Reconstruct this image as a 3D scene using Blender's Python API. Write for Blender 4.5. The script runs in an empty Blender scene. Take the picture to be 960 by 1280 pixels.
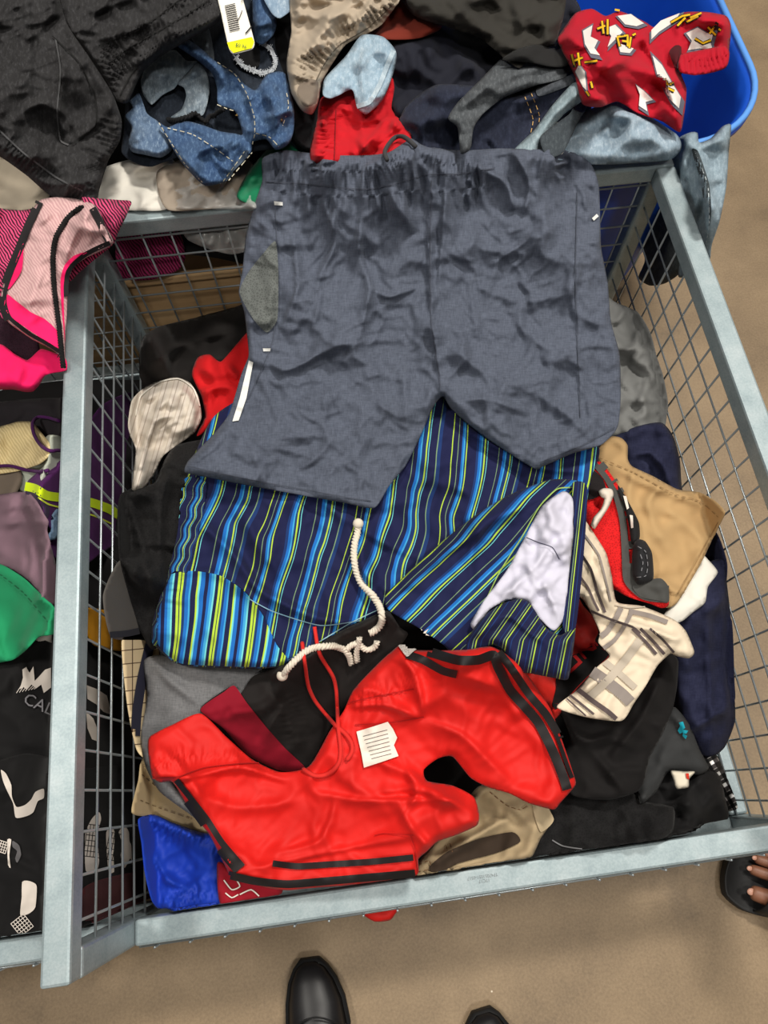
import bpy, math, time
import numpy as np
from mathutils import Matrix, Vector, geometry
T0 = time.time()
S = bpy.context.scene
COL = S.collection

# ------------------------------------------------------------------ camera
CAM = np.array([.4192, .1551, 1.504]); FPX = 889.16
def _rot(r):
    r = np.array(r); th = np.linalg.norm(r); k = r/th
    K = np.array([[0, -k[2], k[1]], [k[2], 0, -k[0]], [-k[1], k[0], 0]])
    return np.eye(3)+math.sin(th)*K+(1-math.cos(th))*K@K
RC = _rot([.377, -.0234, -.1313])
cd = bpy.data.cameras.new('camera'); cam = bpy.data.objects.new('camera', cd); COL.objects.link(cam)
cd.sensor_fit = 'VERTICAL'; cd.sensor_height = 36; cd.sensor_width = 27; cd.lens = 36*FPX/1280; cd.clip_start = .02
M = np.eye(4); M[:3, :3] = RC; M[:3, 3] = CAM
cam.matrix_world = Matrix(M.tolist())
S.camera = cam
S.view_settings.view_transform = 'Standard'; S.view_settings.look = 'None'
S.view_settings.gamma = 1; S.view_settings.use_curve_mapping = False
S.view_settings.exposure = 0.06
WAMP, FAMP = 1.7, 1.7

# ------------------------------------------------------------------ light: warehouse ceiling lamps
W = bpy.data.worlds.new('world'); S.world = W; W.use_nodes = True
W.node_tree.nodes['Background'].inputs[0].default_value = (1, .95, .88, 1)
W.node_tree.nodes['Background'].inputs[1].default_value = .16
def lamp(name, loc, size, power, col=(1, .95, .87), target=(.5, .5, .3)):
    l = bpy.data.lights.new(name, 'AREA'); l.shape = 'RECTANGLE'; l.size, l.size_y = size; l.energy = power; l.color = col
    o = bpy.data.objects.new(name, l); COL.objects.link(o); o.location = loc
    d = Vector(target)-Vector(loc); o.rotation_euler = d.to_track_quat('-Z', 'Y').to_euler()
    return o
lamp('ceiling_lamp', (1.7, 2.1, 4.6), (.7, .4), 150)
lamp('ceiling_lamp', (-1.7, .9, 4.6), (.7, .4), 75)
lamp('ceiling_lamp', (.7, -1.7, 4.6), (.7, .4), 48)
lamp('ceiling_lamp', (2.6, .1, 4.6), (.7, .4), 55)

# ------------------------------------------------------------------ frame of the room in numbers
SC = .7; TB = .05*SC; BW = 1.5311*SC; BD = 1.6527*SC; RIM = .55; FRONT = RIM-.3196*SC
def ray(u, v):
    u = np.asarray(u, float); v = np.asarray(v, float)
    d = np.stack([(u-480)/FPX, (640-v)/FPX, -np.ones_like(u)], -1)
    return d@RC.T
def at_z(u, v, z):
    d = ray(u, v); t = (z-CAM[2])/d[..., 2]
    return CAM[:2]+t[..., None]*d[..., :2]
def project(x, y, z):
    q = (np.stack([x, y, z], -1)-CAM)@RC
    return 480-FPX*q[..., 0]/q[..., 2], 640+FPX*q[..., 1]/q[..., 2]

# ------------------------------------------------------------------ scene tree helpers
def tag(o, label=None, cat=None, group=None, kind=None):
    if label: o['label'] = label
    if cat: o['category'] = cat
    if group: o['group'] = group
    if kind: o['kind'] = kind
    return o
def empty(name, loc, label, cat, group=None):
    o = bpy.data.objects.new(name, None); COL.objects.link(o); o.location = loc; o.empty_display_size = .1
    return tag(o, label, cat, group)
def link(name, verts, faces, mat, parent=None, smooth=True, org=None, uv=None, uv2=None):
    verts = np.asarray(verts, float).reshape(-1, 3)
    if parent is not None: org = np.array(parent.matrix_basis.translation) if parent.parent is None else np.array(parent.parent.matrix_basis.translation)
    if org is None:
        org = np.array([verts[:, 0].mean(), verts[:, 1].mean(), verts[:, 2].min()])
    org = np.asarray(org, float)
    me = bpy.data.meshes.new(name); me.from_pydata((verts-org).tolist(), [], faces)
    me.materials.append(mat)
    if smooth: me.polygons.foreach_set('use_smooth', [True]*len(me.polygons))
    if uv is not None:
        li = np.empty(len(me.loops), np.int32); me.loops.foreach_get('vertex_index', li)
        for nm, a in (('px', uv), ('st', uv2)):
            if a is None: continue
            L = me.uv_layers.new(name=nm); L.data.foreach_set('uv', a[li].astype(np.float32).ravel())
    me.update()
    o = bpy.data.objects.new(name, me); COL.objects.link(o)
    if parent is None: o.location = org
    else:
        o.parent = parent
        if parent.parent is not None: o.location = (0, 0, 0)
    return o

# ------------------------------------------------------------------ materials
def srgb(c):
    return tuple(((x/255)/12.92 if x/255 <= .04045 else ((x/255+.055)/1.055)**2.4) for x in c)+(1,)
class NT:
    def __init__(s, name):
        s.m = bpy.data.materials.new(name); s.m.use_nodes = True; s.t = s.m.node_tree; s.b = s.t.nodes['Principled BSDF']
    def n(s, typ, **kw):
        o = s.t.nodes.new(typ)
        for k, v in kw.items():
            if k in ('ins',):
                for a, b in v.items(): o.inputs[a].default_value = b
            else: setattr(o, k, v)
        return o
    def l(s, a, b): s.t.links.new(a, b)
    def ramp(s, stops, interp='LINEAR'):
        r = s.n('ShaderNodeValToRGB'); cr = r.color_ramp; cr.interpolation = interp
        while len(cr.elements) > 1: cr.elements.remove(cr.elements[0])
        cr.elements[0].position = stops[0][0]; cr.elements[0].color = stops[0][1]
        for p, c in stops[1:]:
            e = cr.elements.new(p); e.color = c
        return r
    def mix(s, f, a, b, blend='MIX'):
        m = s.n('ShaderNodeMix', data_type='RGBA', blend_type=blend)
        for sock, v in ((m.inputs[0], f), (m.inputs[6], a), (m.inputs[7], b)):
            if hasattr(v, 'node'): s.l(v, sock)
            else: sock.default_value = v
        return m.outputs[2]
    def noise(s, vec, scale, detail=3, rough=.6):
        n = s.n('ShaderNodeTexNoise', ins={'Scale': scale, 'Detail': detail, 'Roughness': rough}); s.l(vec, n.inputs['Vector']); return n
    def uvm(s, name): return s.n('ShaderNodeUVMap', uv_map=name).outputs[0]
    def scale(s, vec, sx, sy, sz=1, rot=0):
        m = s.n('ShaderNodeMapping'); m.inputs['Scale'].default_value = (sx, sy, sz); m.inputs['Rotation'].default_value = (0, 0, rot); s.l(vec, m.inputs['Vector']); return m.outputs[0]
_fab = {}
def fabric(col, kind='plain', rough=.85, sheen=.25, col2=None, stops=None, period=1., rot=0, amt=None):
    """kinds: plain, heather, denim, satin, mesh, stripes (uses st), hatch"""
    key = (col, kind, rough, col2, str(stops), period, rot)
    if key in _fab: return _fab[key]
    N = NT('fabric_'+kind); b = N.b; uv = N.uvm('px')
    c = srgb(col)
    big = N.noise(uv, 1.3, 3); fine = N.noise(uv, 60, 2, .7)
    dark = tuple(x*.72 for x in c[:3])+(1,); lite = tuple(min(1, x*1.18+.004) for x in c[:3])+(1,)
    base = N.mix(big.outputs[0], dark, lite)
    bump = .12
    if kind == 'heather':
        warp = N.noise(N.scale(uv, 70, 9, 1, rot), 1, 3, .75); weft = N.noise(N.scale(uv, 9, 70, 1, rot), 1, 3, .75)
        w = N.mix(.5, warp.outputs[0], weft.outputs[0])
        r = N.ramp([(.38, tuple(x*.62 for x in c[:3])+(1,)), (.62, tuple(min(1, x*1.5+.01) for x in c[:3])+(1,))]); N.l(w, r.inputs[0])
        base = N.mix(.55, base, r.outputs[0])
    if kind == 'denim':
        w = N.noise(N.scale(uv, 26, 12), 1, 5, .8)
        c2 = srgb(col2 or tuple(min(255, x+60) for x in col))
        r = N.ramp([(.34, dark), (.5, c), (.68, c2)]); N.l(w.outputs[0], r.inputs[0])
        m2 = N.noise(uv, 3.2, 3)
        r2 = N.ramp([(.3, c), (.72, c2)]); N.l(m2.outputs[0], r2.inputs[0])
        base = N.mix(.3, r.outputs[0], r2.outputs[0]); bump = .3
    if kind in ('stripes', 'bands'):
        st = N.n('ShaderNodeSeparateXYZ'); N.l(N.uvm('st'), st.inputs[0])
        fr = N.n('ShaderNodeMath', operation='FRACT'); dv = N.n('ShaderNodeMath', operation='DIVIDE'); dv.inputs[1].default_value = period
        N.l(st.outputs[0], dv.inputs[0]); N.l(dv.outputs[0], fr.inputs[0])
        r = N.ramp([(p, srgb(q)) for p, q in stops], 'CONSTANT'); N.l(fr.outputs[0], r.inputs[0])
        base = N.mix(.18, r.outputs[0], N.mix(1., r.outputs[0], N.mix(fine.outputs[0], (.5, .5, .5, 1), (1, 1, 1, 1)), 'MULTIPLY'))
    if kind == 'check':      # two directions of bands
        st = N.n('ShaderNodeSeparateXYZ'); N.l(N.uvm('st'), st.inputs[0]); outs = []
        for k in range(2):
            fr = N.n('ShaderNodeMath', operation='FRACT'); dv = N.n('ShaderNodeMath', operation='DIVIDE'); dv.inputs[1].default_value = period
            N.l(st.outputs[k], dv.inputs[0]); N.l(dv.outputs[0], fr.inputs[0])
            r = N.ramp([(p, srgb(q)) for p, q in stops], 'CONSTANT'); N.l(fr.outputs[0], r.inputs[0]); outs.append(r.outputs[0])
        base = N.mix(1., outs[0], outs[1], 'MULTIPLY')
    if kind == 'hatch':      # fine zigzag print
        w = N.n('ShaderNodeTexWave', ins={'Scale': 9., 'Distortion': 6., 'Detail': 1.5, 'Detail Scale': .8}); N.l(N.scale(uv, 1, 1, 1, .6), w.inputs['Vector'])
        r = N.ramp([(.42, c), (.52, srgb(col2))]); N.l(w.outputs['Fac'], r.inputs[0]); base = r.outputs[0]
    if kind == 'mesh':
        v = N.n('ShaderNodeTexVoronoi', feature='DISTANCE_TO_EDGE', ins={'Scale': 34.}); N.l(uv, v.inputs['Vector'])
        r = N.ramp([(.05, lite), (.2, tuple(x*.45 for x in c[:3])+(1,))]); N.l(v.outputs['Distance'], r.inputs[0])
        base = N.mix(.5, base, r.outputs[0]); bump = .3
    N.l(base, b.inputs['Base Color'])
    if kind == 'satin': rough, bump = max(.56, min(rough, .66)), .03
    b.inputs['Roughness'].default_value = rough; b.inputs['Specular IOR Level'].default_value = .32 if kind == 'satin' else .22
    b.inputs['Sheen Weight'].default_value = sheen*.12; b.inputs['Sheen Roughness'].default_value = .4
    bm = N.n('ShaderNodeBump', ins={'Strength': bump, 'Distance': .0015}); N.l(fine.outputs[0], bm.inputs['Height']); N.l(bm.outputs[0], b.inputs['Normal'])
    _fab[key] = N.m; return N.m
_pl = {}
def plain(col, rough=.6, metal=0, spec=.4, trans=0):
    k = (col, rough, metal, trans)
    if k in _pl: return _pl[k]
    N = NT('plain'); N.b.inputs['Base Color'].default_value = srgb(col); N.b.inputs['Roughness'].default_value = rough
    N.b.inputs['Metallic'].default_value = metal; N.b.inputs['Specular IOR Level'].default_value = spec
    N.b.inputs['Transmission Weight'].default_value = trans
    _pl[k] = N.m; return N.m
def objmat(name, stops, scale, rough, metal=0, stretch=(1, 1, 1), bump=.1, scale2=None, stops2=None, f2=.4):
    N = NT(name); tc = N.n('ShaderNodeTexCoord').outputs['Object']
    n = N.noise(N.scale(tc, *stretch), scale, 7, .65); r = N.ramp([(p, srgb(c)) for p, c in stops]); N.l(n.outputs[0], r.inputs[0]); out = r.outputs[0]
    if scale2:
        n2 = N.noise(tc, scale2, 4, .6); r2 = N.ramp([(p, srgb(c)) for p, c in stops2]); N.l(n2.outputs[0], r2.inputs[0]); out = N.mix(f2, out, r2.outputs[0])
    N.l(out, N.b.inputs['Base Color']); N.b.inputs['Roughness'].default_value = rough; N.b.inputs['Metallic'].default_value = metal
    bm = N.n('ShaderNodeBump', ins={'Strength': bump, 'Distance': .003}); N.l(n.outputs[0], bm.inputs['Height']); N.l(bm.outputs[0], N.b.inputs['Normal'])
    return N.m
STEEL = objmat('galvanised_paint', [(.3, (134, 150, 155)), (.5, (152, 167, 171)), (.72, (170, 181, 184))], 22, .45, .3, (1, 1, 1), .06, 320, [(.4, (112, 126, 132)), (.6, (156, 168, 172))], .25)
WIRE = plain((176, 184, 188), .35, .7)
CONC = objmat('concrete', [(.3, (104, 87, 67)), (.42, (127, 107, 82)), (.56, (139, 118, 91)), (.72, (154, 132, 103))], 5, .55, 0, (1, 1, 1), .03, 210, [(.3, (100, 84, 64)), (.5, (142, 121, 93)), (.7, (168, 147, 117))], .28)
CARD = objmat('cardboard', [(.3, (186, 148, 104)), (.6, (206, 170, 124)), (.75, (214, 182, 138))], 6, .8, 0, (1, 1, 6), .05)
_n = CONC.node_tree; _b = _n.nodes['Principled BSDF']; _v = _n.nodes.new('ShaderNodeTexVoronoi'); _v.inputs['Scale'].default_value = 16; _v.inputs['Randomness'].default_value = 1
_tc = _n.nodes.new('ShaderNodeTexCoord'); _n.links.new(_tc.outputs['Object'], _v.inputs['Vector']); _r = _n.nodes.new('ShaderNodeValToRGB'); _r.color_ramp.elements[0].position = .018; _r.color_ramp.elements[0].color = (1, 1, 1, 1); _r.color_ramp.elements[1].position = .035; _r.color_ramp.elements[1].color = (0, 0, 0, 1)
_n.links.new(_v.outputs['Distance'], _r.inputs[0]); _m = _n.nodes.new('ShaderNodeMix'); _m.data_type = 'RGBA'; _src = _b.inputs['Base Color'].links[0].from_socket
_n.links.new(_r.outputs[0], _m.inputs[0]); _n.links.new(_src, _m.inputs[6]); _m.inputs[7].default_value = srgb((226, 212, 190)); _n.links.new(_m.outputs[2], _b.inputs['Base Color'])
BLUE = objmat('blue_plastic', [(.3, (12, 72, 190)), (.7, (22, 92, 215))], 2, .45)

# ------------------------------------------------------------------ wrinkle library: sheets of cloth with too much length, settled by the cloth solver
def wrinkle_library(cfg, n=140, frames=38):
    obs = []
    for i, (shr, bend, npin, seed) in enumerate(cfg):
        rs = np.random.RandomState(seed); g = np.arange(n)/(n-1)
        X, Y = np.meshgrid(g, g, indexing='ij'); Z = np.zeros((n, n))
        for k in (5, 11, 23):
            c = rs.randn(k+3, k+3); u = np.linspace(0, k, n); ii = u.astype(int); f = u-ii; f = f*f*(3-2*f)
            r = c[ii]*(1-f)[:, None]+c[ii+1]*f[:, None]; r = r[:, ii]*(1-f)+r[:, ii+1]*f
            Z += r/k*.02
        me = bpy.data.meshes.new('sheet'); a = np.arange(n*n).reshape(n, n)
        q = np.stack([a[:-1, :-1], a[1:, :-1], a[1:, 1:], a[:-1, 1:]], -1).reshape(-1, 4)
        me.from_pydata(np.stack([X+i*1.3, Y, Z], -1).reshape(-1, 3).tolist(), [], q.tolist())
        o = bpy.data.objects.new('sheet', me); COL.objects.link(o)
        vg = o.vertex_groups.new(name='pin'); vg.add([int(x) for x in np.unique(np.concatenate([a[0], a[-1], a[:, 0], a[:, -1]]))], 1, 'ADD')
        for _ in range(npin): vg.add([int(a[rs.randint(12, n-12), rs.randint(12, n-12)])], 1, 'ADD')
        m = o.modifiers.new('c', 'CLOTH'); s = m.settings
        s.quality = 4; s.mass = .15; s.tension_stiffness = s.compression_stiffness = 15; s.shear_stiffness = 5; s.bending_stiffness = bend
        s.vertex_group_mass = 'pin'; s.shrink_min = s.shrink_max = shr; s.air_damping = 5; s.effector_weights.gravity = .12
        m.collision_settings.use_collision = True; m.collision_settings.distance_min = .002
        obs.append(o)
    pl = bpy.data.meshes.new('table'); pl.from_pydata([(-1, -1, -.012), (9, -1, -.012), (9, 3, -.012), (-1, 3, -.012)], [], [(0, 1, 2, 3)])
    p = bpy.data.objects.new('table', pl); COL.objects.link(p); p.modifiers.new('k', 'COLLISION')
    for f in range(1, frames+1): S.frame_set(f)
    dg = bpy.context.evaluated_depsgraph_get(); out = []
    for o in obs:
        e = o.evaluated_get(dg); m = e.to_mesh(); v = np.empty(len(m.vertices)*3, np.float32); m.vertices.foreach_get('co', v)
        z = v.reshape(n, n, 3)[..., 2][18:-18, 18:-18].astype(float); e.to_mesh_clear()
        for _ in range(1):
            z = (z+np.roll(z, 1, 0)*.25+np.roll(z, -1, 0)*.25+np.roll(z, 1, 1)*.25+np.roll(z, -1, 1)*.25)/2
        k = 22                                          # make the sheet repeat without a seam
        for ax in (0, 1):
            z = np.moveaxis(z, ax, 0); al = (np.arange(k)/k)[:, None]; al = al*al*(3-2*al)
            z = np.concatenate([z[:k]*al+z[-k:]*(1-al), z[k:-k]]); z = np.moveaxis(z, 0, ax)
        lo, hi = np.percentile(z, [3, 99]); out.append(np.clip((z-lo)/(hi-lo), -.05, 1.25))
    for o in obs+[p]:
        me = o.data; bpy.data.objects.remove(o); bpy.data.meshes.remove(me)
    S.frame_set(1)
    return out
LIB = wrinkle_library([(-.15, 45, 1, 12), (-.10, 14, 1, 21), (-.12, 30, 0, 7), (-.11, 18, 0, 9)])
print('library', time.time()-T0)
def wr(kind, x, y, scale, rot, off):
    """sample a library sheet; scale = metres per sheet"""
    Z = LIB[kind]; n = len(Z); c, s = math.cos(rot), math.sin(rot); scale = scale*.85
    x, y = x+.012*np.sin(y*21+off[0]*9), y+.012*np.sin(x*19+off[1]*9)
    p = (((x*c-y*s)/scale+off[0]) % 1)*n; q = (((x*s+y*c)/scale+off[1]) % 1)*n
    i = p.astype(int); j = q.astype(int); f = p-i; g = q-j; i %= n; j %= n; i1 = (i+1) % n; j1 = (j+1) % n
    return (Z[i, j]*(1-f)+Z[i1, j]*f)*(1-g)+(Z[i, j1]*(1-f)+Z[i1, j1]*f)*g

# ------------------------------------------------------------------ height map of everything laid down so far
CELL = .005; GX0, GY0 = -1.25, -.5; GNX, GNY = 620, 700
H = np.zeros((GNX, GNY))
gx = GX0+np.arange(GNX)*CELL; gy = GY0+np.arange(GNY)*CELL
def samp(A, x, y, w=None):
    x0, y0 = (w[0], w[2]) if w else (0, 0)
    p = np.clip((x-GX0)/CELL-x0, 0, A.shape[0]-1.001); q = np.clip((y-GY0)/CELL-y0, 0, A.shape[1]-1.001)
    i = p.astype(int); j = q.astype(int); f = p-i; g = q-j
    return (A[i, j]*(1-f)+A[i+1, j]*f)*(1-g)+(A[i, j+1]*(1-f)+A[i+1, j+1]*f)*g
def blur1(A, r, ax):
    A = np.moveaxis(A, ax, 0); P = np.concatenate([np.repeat(A[:1], r+1, 0), A, np.repeat(A[-1:], r, 0)])
    c = np.cumsum(P, 0); out = (c[2*r+1:]-c[:-2*r-1])/(2*r+1)
    return np.moveaxis(out, 0, ax)
def blur(A, r):
    for _ in range(2): A = blur1(blur1(A, r, 0), r, 1)
    return A
def smooth_field(px, py, pz, X, Y, p=2.2, soft=.06):
    d = (X[..., None]-px)**2+(Y[..., None]-py)**2+soft**2
    w = d**(-p); return (w*pz).sum(-1)/w.sum(-1)
def catmull(P, spacing, closed=True):
    P = np.asarray(P, float); n = len(P); out = []
    rng = range(n) if closed else range(n-1)
    for i in rng:
        if closed: a, b, c, d = P[i-1], P[i], P[(i+1) % n], P[(i+2) % n]
        else: a, b, c, d = P[max(i-1, 0)], P[i], P[i+1], P[min(i+2, n-1)]
        L = np.linalg.norm(c-b); k = max(1, int(round(L/spacing)))
        t = np.arange(k)[:, None]/k
        # tension kept high enough that traced corners stay crisp
        m1 = (c-a)*.33; m2 = (d-b)*.33
        m1 *= min(1, L/(np.linalg.norm(m1)+1e-9)); m2 *= min(1, L/(np.linalg.norm(m2)+1e-9))
        out.append((2*t**3-3*t**2+1)*b+(t**3-2*t**2+t)*m1+(-2*t**3+3*t**2)*c+(t**3-t**2)*m2)
    out = np.concatenate(out)
    return out if closed else np.vstack([out, P[-1]])
def inside_dist(poly, U, V):
    U = U.astype(float); V = V.astype(float); ins = np.zeros(U.shape, bool); D = np.full(U.shape, 1e9)
    a = poly; b = np.roll(poly, -1, 0)
    for (x1, y1), (x2, y2) in zip(a, b):
        if y1 != y2:
            c = (y1 > V) != (y2 > V); ins ^= c & (U < (x2-x1)*(V-y1)/(y2-y1)+x1)
        dx, dy = x2-x1, y2-y1; t = np.clip(((U-x1)*dx+(V-y1)*dy)/(dx*dx+dy*dy+1e-12), 0, 1)
        D = np.minimum(D, (U-x1-t*dx)**2+(V-y1-t*dy)**2)
    return ins, np.sqrt(D)
def line_dist(line, U, V):
    """signed distance to and arc length along an open polyline"""
    D = np.full(U.shape, 1e9); A = np.zeros(U.shape); SG = np.zeros(U.shape); s = 0
    for (x1, y1), (x2, y2) in zip(line[:-1], line[1:]):
        dx, dy = x2-x1, y2-y1; L = math.hypot(dx, dy); t = np.clip(((U-x1)*dx+(V-y1)*dy)/(L*L+1e-12), 0, 1)
        d = (U-x1-t*dx)**2+(V-y1-t*dy)**2; m = d < D
        D = np.where(m, d, D); A = np.where(m, s+t*L, A); SG = np.where(m, np.sign(dx*(V-y1)-dy*(U-x1)), SG); s += L
    return np.sqrt(D), A, SG, s
def cdt(boundary, interior):
    P = np.vstack([boundary, interior]) if len(interior) else boundary
    nb = len(boundary)
    r = geometry.delaunay_2d_cdt([Vector(p) for p in P.tolist()], [], [list(range(nb))], 1, 1e-4)
    return np.array([tuple(v) for v in r[0]]), [tuple(f) for f in r[2]]

SEED = [0]; SIDE = [None]; LAY = [0, None]
class Cloth:
    """a garment laid over what is already there: outline in picture pixels, cast onto the height map"""
    def __init__(s, name, poly, mat, label=None, cat='shorts', wk=0, ws=.45, wa=.016, wrot=None, off=.004, edge=9, puff=0, puffr=40,
                 zc=None, zfun=None, drape=14, dr=4, creases=(), gathers=(), step=3.2, group=None, st=None, thick=.0016, parent=None,
                 over=True, wk2=3, wa2=.3, kind=None, lift=0, sink=0, nf=None, fh=.011, fdir=None, side=None, fine=.16):
        side = side or SIDE[0]
        SEED[0] += 1; rs = np.random.RandomState(SEED[0]+40)
        s.step = step; P = catmull(poly, 5.); s.poly = P
        lo = P.min(0)-4*step; hi = P.max(0)+4*step
        us = np.arange(lo[0], hi[0]+step, step); vs = np.arange(lo[1], hi[1]+step, step)
        s.us, s.vs = us, vs; U, V = np.meshgrid(us, vs, indexing='ij')
        ins, D = inside_dist(P, U, V)
        D = np.where(ins, D, -D)
        # window of the height map
        c0 = at_z(U.ravel(), V.ravel(), 0.); c1 = at_z(U.ravel(), V.ravel(), .75); cc = np.vstack([c0, c1])
        x0 = max(0, int((cc[:, 0].min()-GX0)/CELL)-10); x1 = min(GNX, int((cc[:, 0].max()-GX0)/CELL)+10)
        y0 = max(0, int((cc[:, 1].min()-GY0)/CELL)-10); y1 = min(GNY, int((cc[:, 1].max()-GY0)/CELL)+10)
        Hw = H[x0:x1, y0:y1]; XX, YY = np.meshgrid(gx[x0:x1], gy[y0:y1], indexing='ij'); win = (x0, x1, y0, y1)
        pu, pv = project(XX, YY, Hw+.01)
        near = (pu > lo[0]) & (pu < hi[0]) & (pv > lo[1]) & (pv < hi[1])
        mk = np.zeros(Hw.shape, bool)
        # inside test through the pixel grid (cheap)
        iu = np.clip(((pu-us[0])/step+.5).astype(int), 0, len(us)-1); iv = np.clip(((pv-vs[0])/step+.5).astype(int), 0, len(vs)-1)
        mk = near & (D[iu, iv] > -1.2*step)
        mf = mk.astype(float)+1e-6
        if zfun is not None:
            base = None
        else:
            B = Hw.copy()
            if zc is not None:
                zc = np.array(zc, float); pw = at_z(zc[:, 0], zc[:, 1], zc[:, 2])
                Zc = smooth_field(pw[:, 0], pw[:, 1], zc[:, 2], XX, YY)
                B = np.maximum(B, Zc)
            T = B.copy()
            for k in range(drape):
                T = np.maximum(B, blur(T*mf, dr)/blur(mf, dr))
            T = blur(T*mf, 2)/blur(mf, 2)
            if sink: T -= sink
            T = np.maximum(T, Hw*mk)
        # wrinkles
        rot = wrot if wrot is not None else rs.rand()*6.28; o1 = rs.rand(2)*2; o2 = rs.rand(2)*2; rot2 = rs.rand()*6.28
        e = np.clip(D/edge, 0, 1); e = 1-(1-e)**2
        extra = np.zeros(U.shape); gath = np.zeros(U.shape)
        for line, w, h, kd in creases:
            h = h*1.4
            L = catmull(line, 6., False); d, a, sg, tot = line_dist(L, U, V)
            fade = np.clip(np.minimum(a, tot-a)/(tot*.3+1e-6)+.0, 0, 1)**.5
            if kd == 'ridge': extra += h*np.exp(-(d/w)**1.5)*fade
            else: extra += h*np.exp(-np.where(sg*(1 if kd == 'left' else -1) > 0, d/(w*.42), d/w)**1.4)*fade
        for line, w, lam, h in gathers:
            L = catmull(line, 6., False); d, a, sg, tot = line_dist(L, U, V)
            ph = a+3.5*np.sin(a/13.+sg)+2.2*np.sin(a/7.1+2)+.08*d*np.sin(a/9.)
            gath += h*(.45+.55*np.sin(ph*6.283/lam))*1.25*np.exp(-(d/w)**2.5)*(.75+.25*np.sin(a/17.))
        # free folds, running mostly one way through the garment
        area = (D > 0).sum()*step*step; k_ = nf if nf is not None else int(min(9, area/5500))
        fd = fdir if fdir is not None else rs.rand()*3.14; cand = np.argwhere(D > 4)
        for q in range(k_ if len(cand) else 0):
            cx = cand[rs.randint(len(cand))]; cx = np.array([us[cx[0]], vs[cx[1]]]); an = fd+rs.randn()*.45; Lh = rs.uniform(.18, .42)*math.sqrt(area)
            dv = np.array([math.cos(an), math.sin(an)]); nv = np.array([-dv[1], dv[0]]); b_ = rs.randn()*.22*Lh
            d, a, sg, tot = line_dist(catmull([cx-dv*Lh-nv*b_*.2, cx-dv*Lh*.3+nv*b_, cx+dv*Lh*.4+nv*b_*.6, cx+dv*Lh-nv*b_], 8., False), U, V)
            w = rs.uniform(6, 13); hh = FAMP*fh*rs.uniform(.5, 1.2); fade = np.sin(np.clip(a/tot, 0, 1)*3.1416)
            extra += hh*np.exp(-np.where(sg*(1 if rs.rand() > .5 else -1) > 0, d/(w*.42), d/w)**1.5)*fade
        if puff: extra += puff*(1-(1-np.clip(D/puffr, 0, 1))**2)
        Rd = ray(U, V); sx = Rd[..., 0]/Rd[..., 2]; sy = Rd[..., 1]/Rd[..., 2]
        def XY(z): return CAM[0]+(z-CAM[2])*sx, CAM[1]+(z-CAM[2])*sy
        if zfun is not None: zb = zfun(U, V)
        else:
            zt = float(T.max())+.01; zl = 0.; N_ = 26; step_z = (zt-zl)/N_
            hi_ = np.full(U.shape, zt); lo_ = np.full(U.shape, zl); found = np.zeros(U.shape, bool)
            for k in range(1, N_+1):
                zz = zt-k*step_z; x, y = XY(np.full(U.shape, zz)); hit = (samp(T, x, y, win) >= zz) & ~found
                lo_[hit] = zz; hi_[hit] = zz+step_z; found |= hit
            for k in range(6):
                md = (lo_+hi_)/2; x, y = XY(md); up = samp(T, x, y, win) >= md; lo_ = np.where(up, md, lo_); hi_ = np.where(up, hi_, md)
            zb = (lo_+hi_)/2
            for _ in range(2): zb = (zb*2+np.roll(zb, 1, 0)+np.roll(zb, -1, 0)+np.roll(zb, 1, 1)+np.roll(zb, -1, 1))/6
        x, y = XY(zb)
        w = WAMP*wa*((1-wa2)*wr(wk, x, y, ws, rot, o1)+wa2*wr(wk2, x, y, ws*.6, rot2, o2)+fine*wr(1, x, y, ws*.36, rot2+1, o1+.3)) if wa else 0.
        dz = (w+extra)*e
        for _ in range(2): dz = (dz*4+np.roll(dz, 1, 0)+np.roll(dz, -1, 0)+np.roll(dz, 1, 1)+np.roll(dz, -1, 1))/8
        z = zb+off+thick+lift+dz+gath*e
        def plane_z(X): return CAM[2]+(X-CAM[0])/np.where(np.abs(sx) < 1e-3, 1e-3, sx)
        LAY[0] = LAY[0]+1 if side == LAY[1] else 0; LAY[1] = side; kk = min(LAY[0], 10)*.0022
        if side == 'left': z = np.where(sx > .02, np.minimum(z, plane_z(-.056+.0042*min(LAY[0], 11)-.002*e)), z)
        if side == 'right':
            z = np.where(sx > .02, np.maximum(z, plane_z(TB+.006+kk)), z); z = np.where(sx < -.02, np.maximum(z, plane_z(BW-TB-.008-kk)), z)
        x, y = XY(z)
        if side in ('left', 'right'): y = np.maximum(y, TB+.006)
        if side == 'right': y = np.minimum(y, BD-TB-.004)
        s.X, s.Y, s.Z = x, y, z
        s.D = D
        # mesh
        gi = D > step*.55
        bd = catmull(poly, max(3., step*1.1)); pts = np.stack([U[gi], V[gi]], -1)
        V2, F = cdt(bd, pts)
        X3 = s.at(V2[:, 0], V2[:, 1])
        uv2 = None
        if st is not None: uv2 = np.stack(st(V2[:, 0], V2[:, 1]), -1)
        F = [tuple(reversed(f)) for f in F]
        s.o = link(name, X3, F, mat, parent, uv=V2/100., uv2=uv2)
        m = s.o.modifiers.new('thickness', 'SOLIDIFY'); m.thickness = thick; m.offset = -1; m.use_rim = True
        if label: tag(s.o, label, cat, group, kind)
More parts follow.
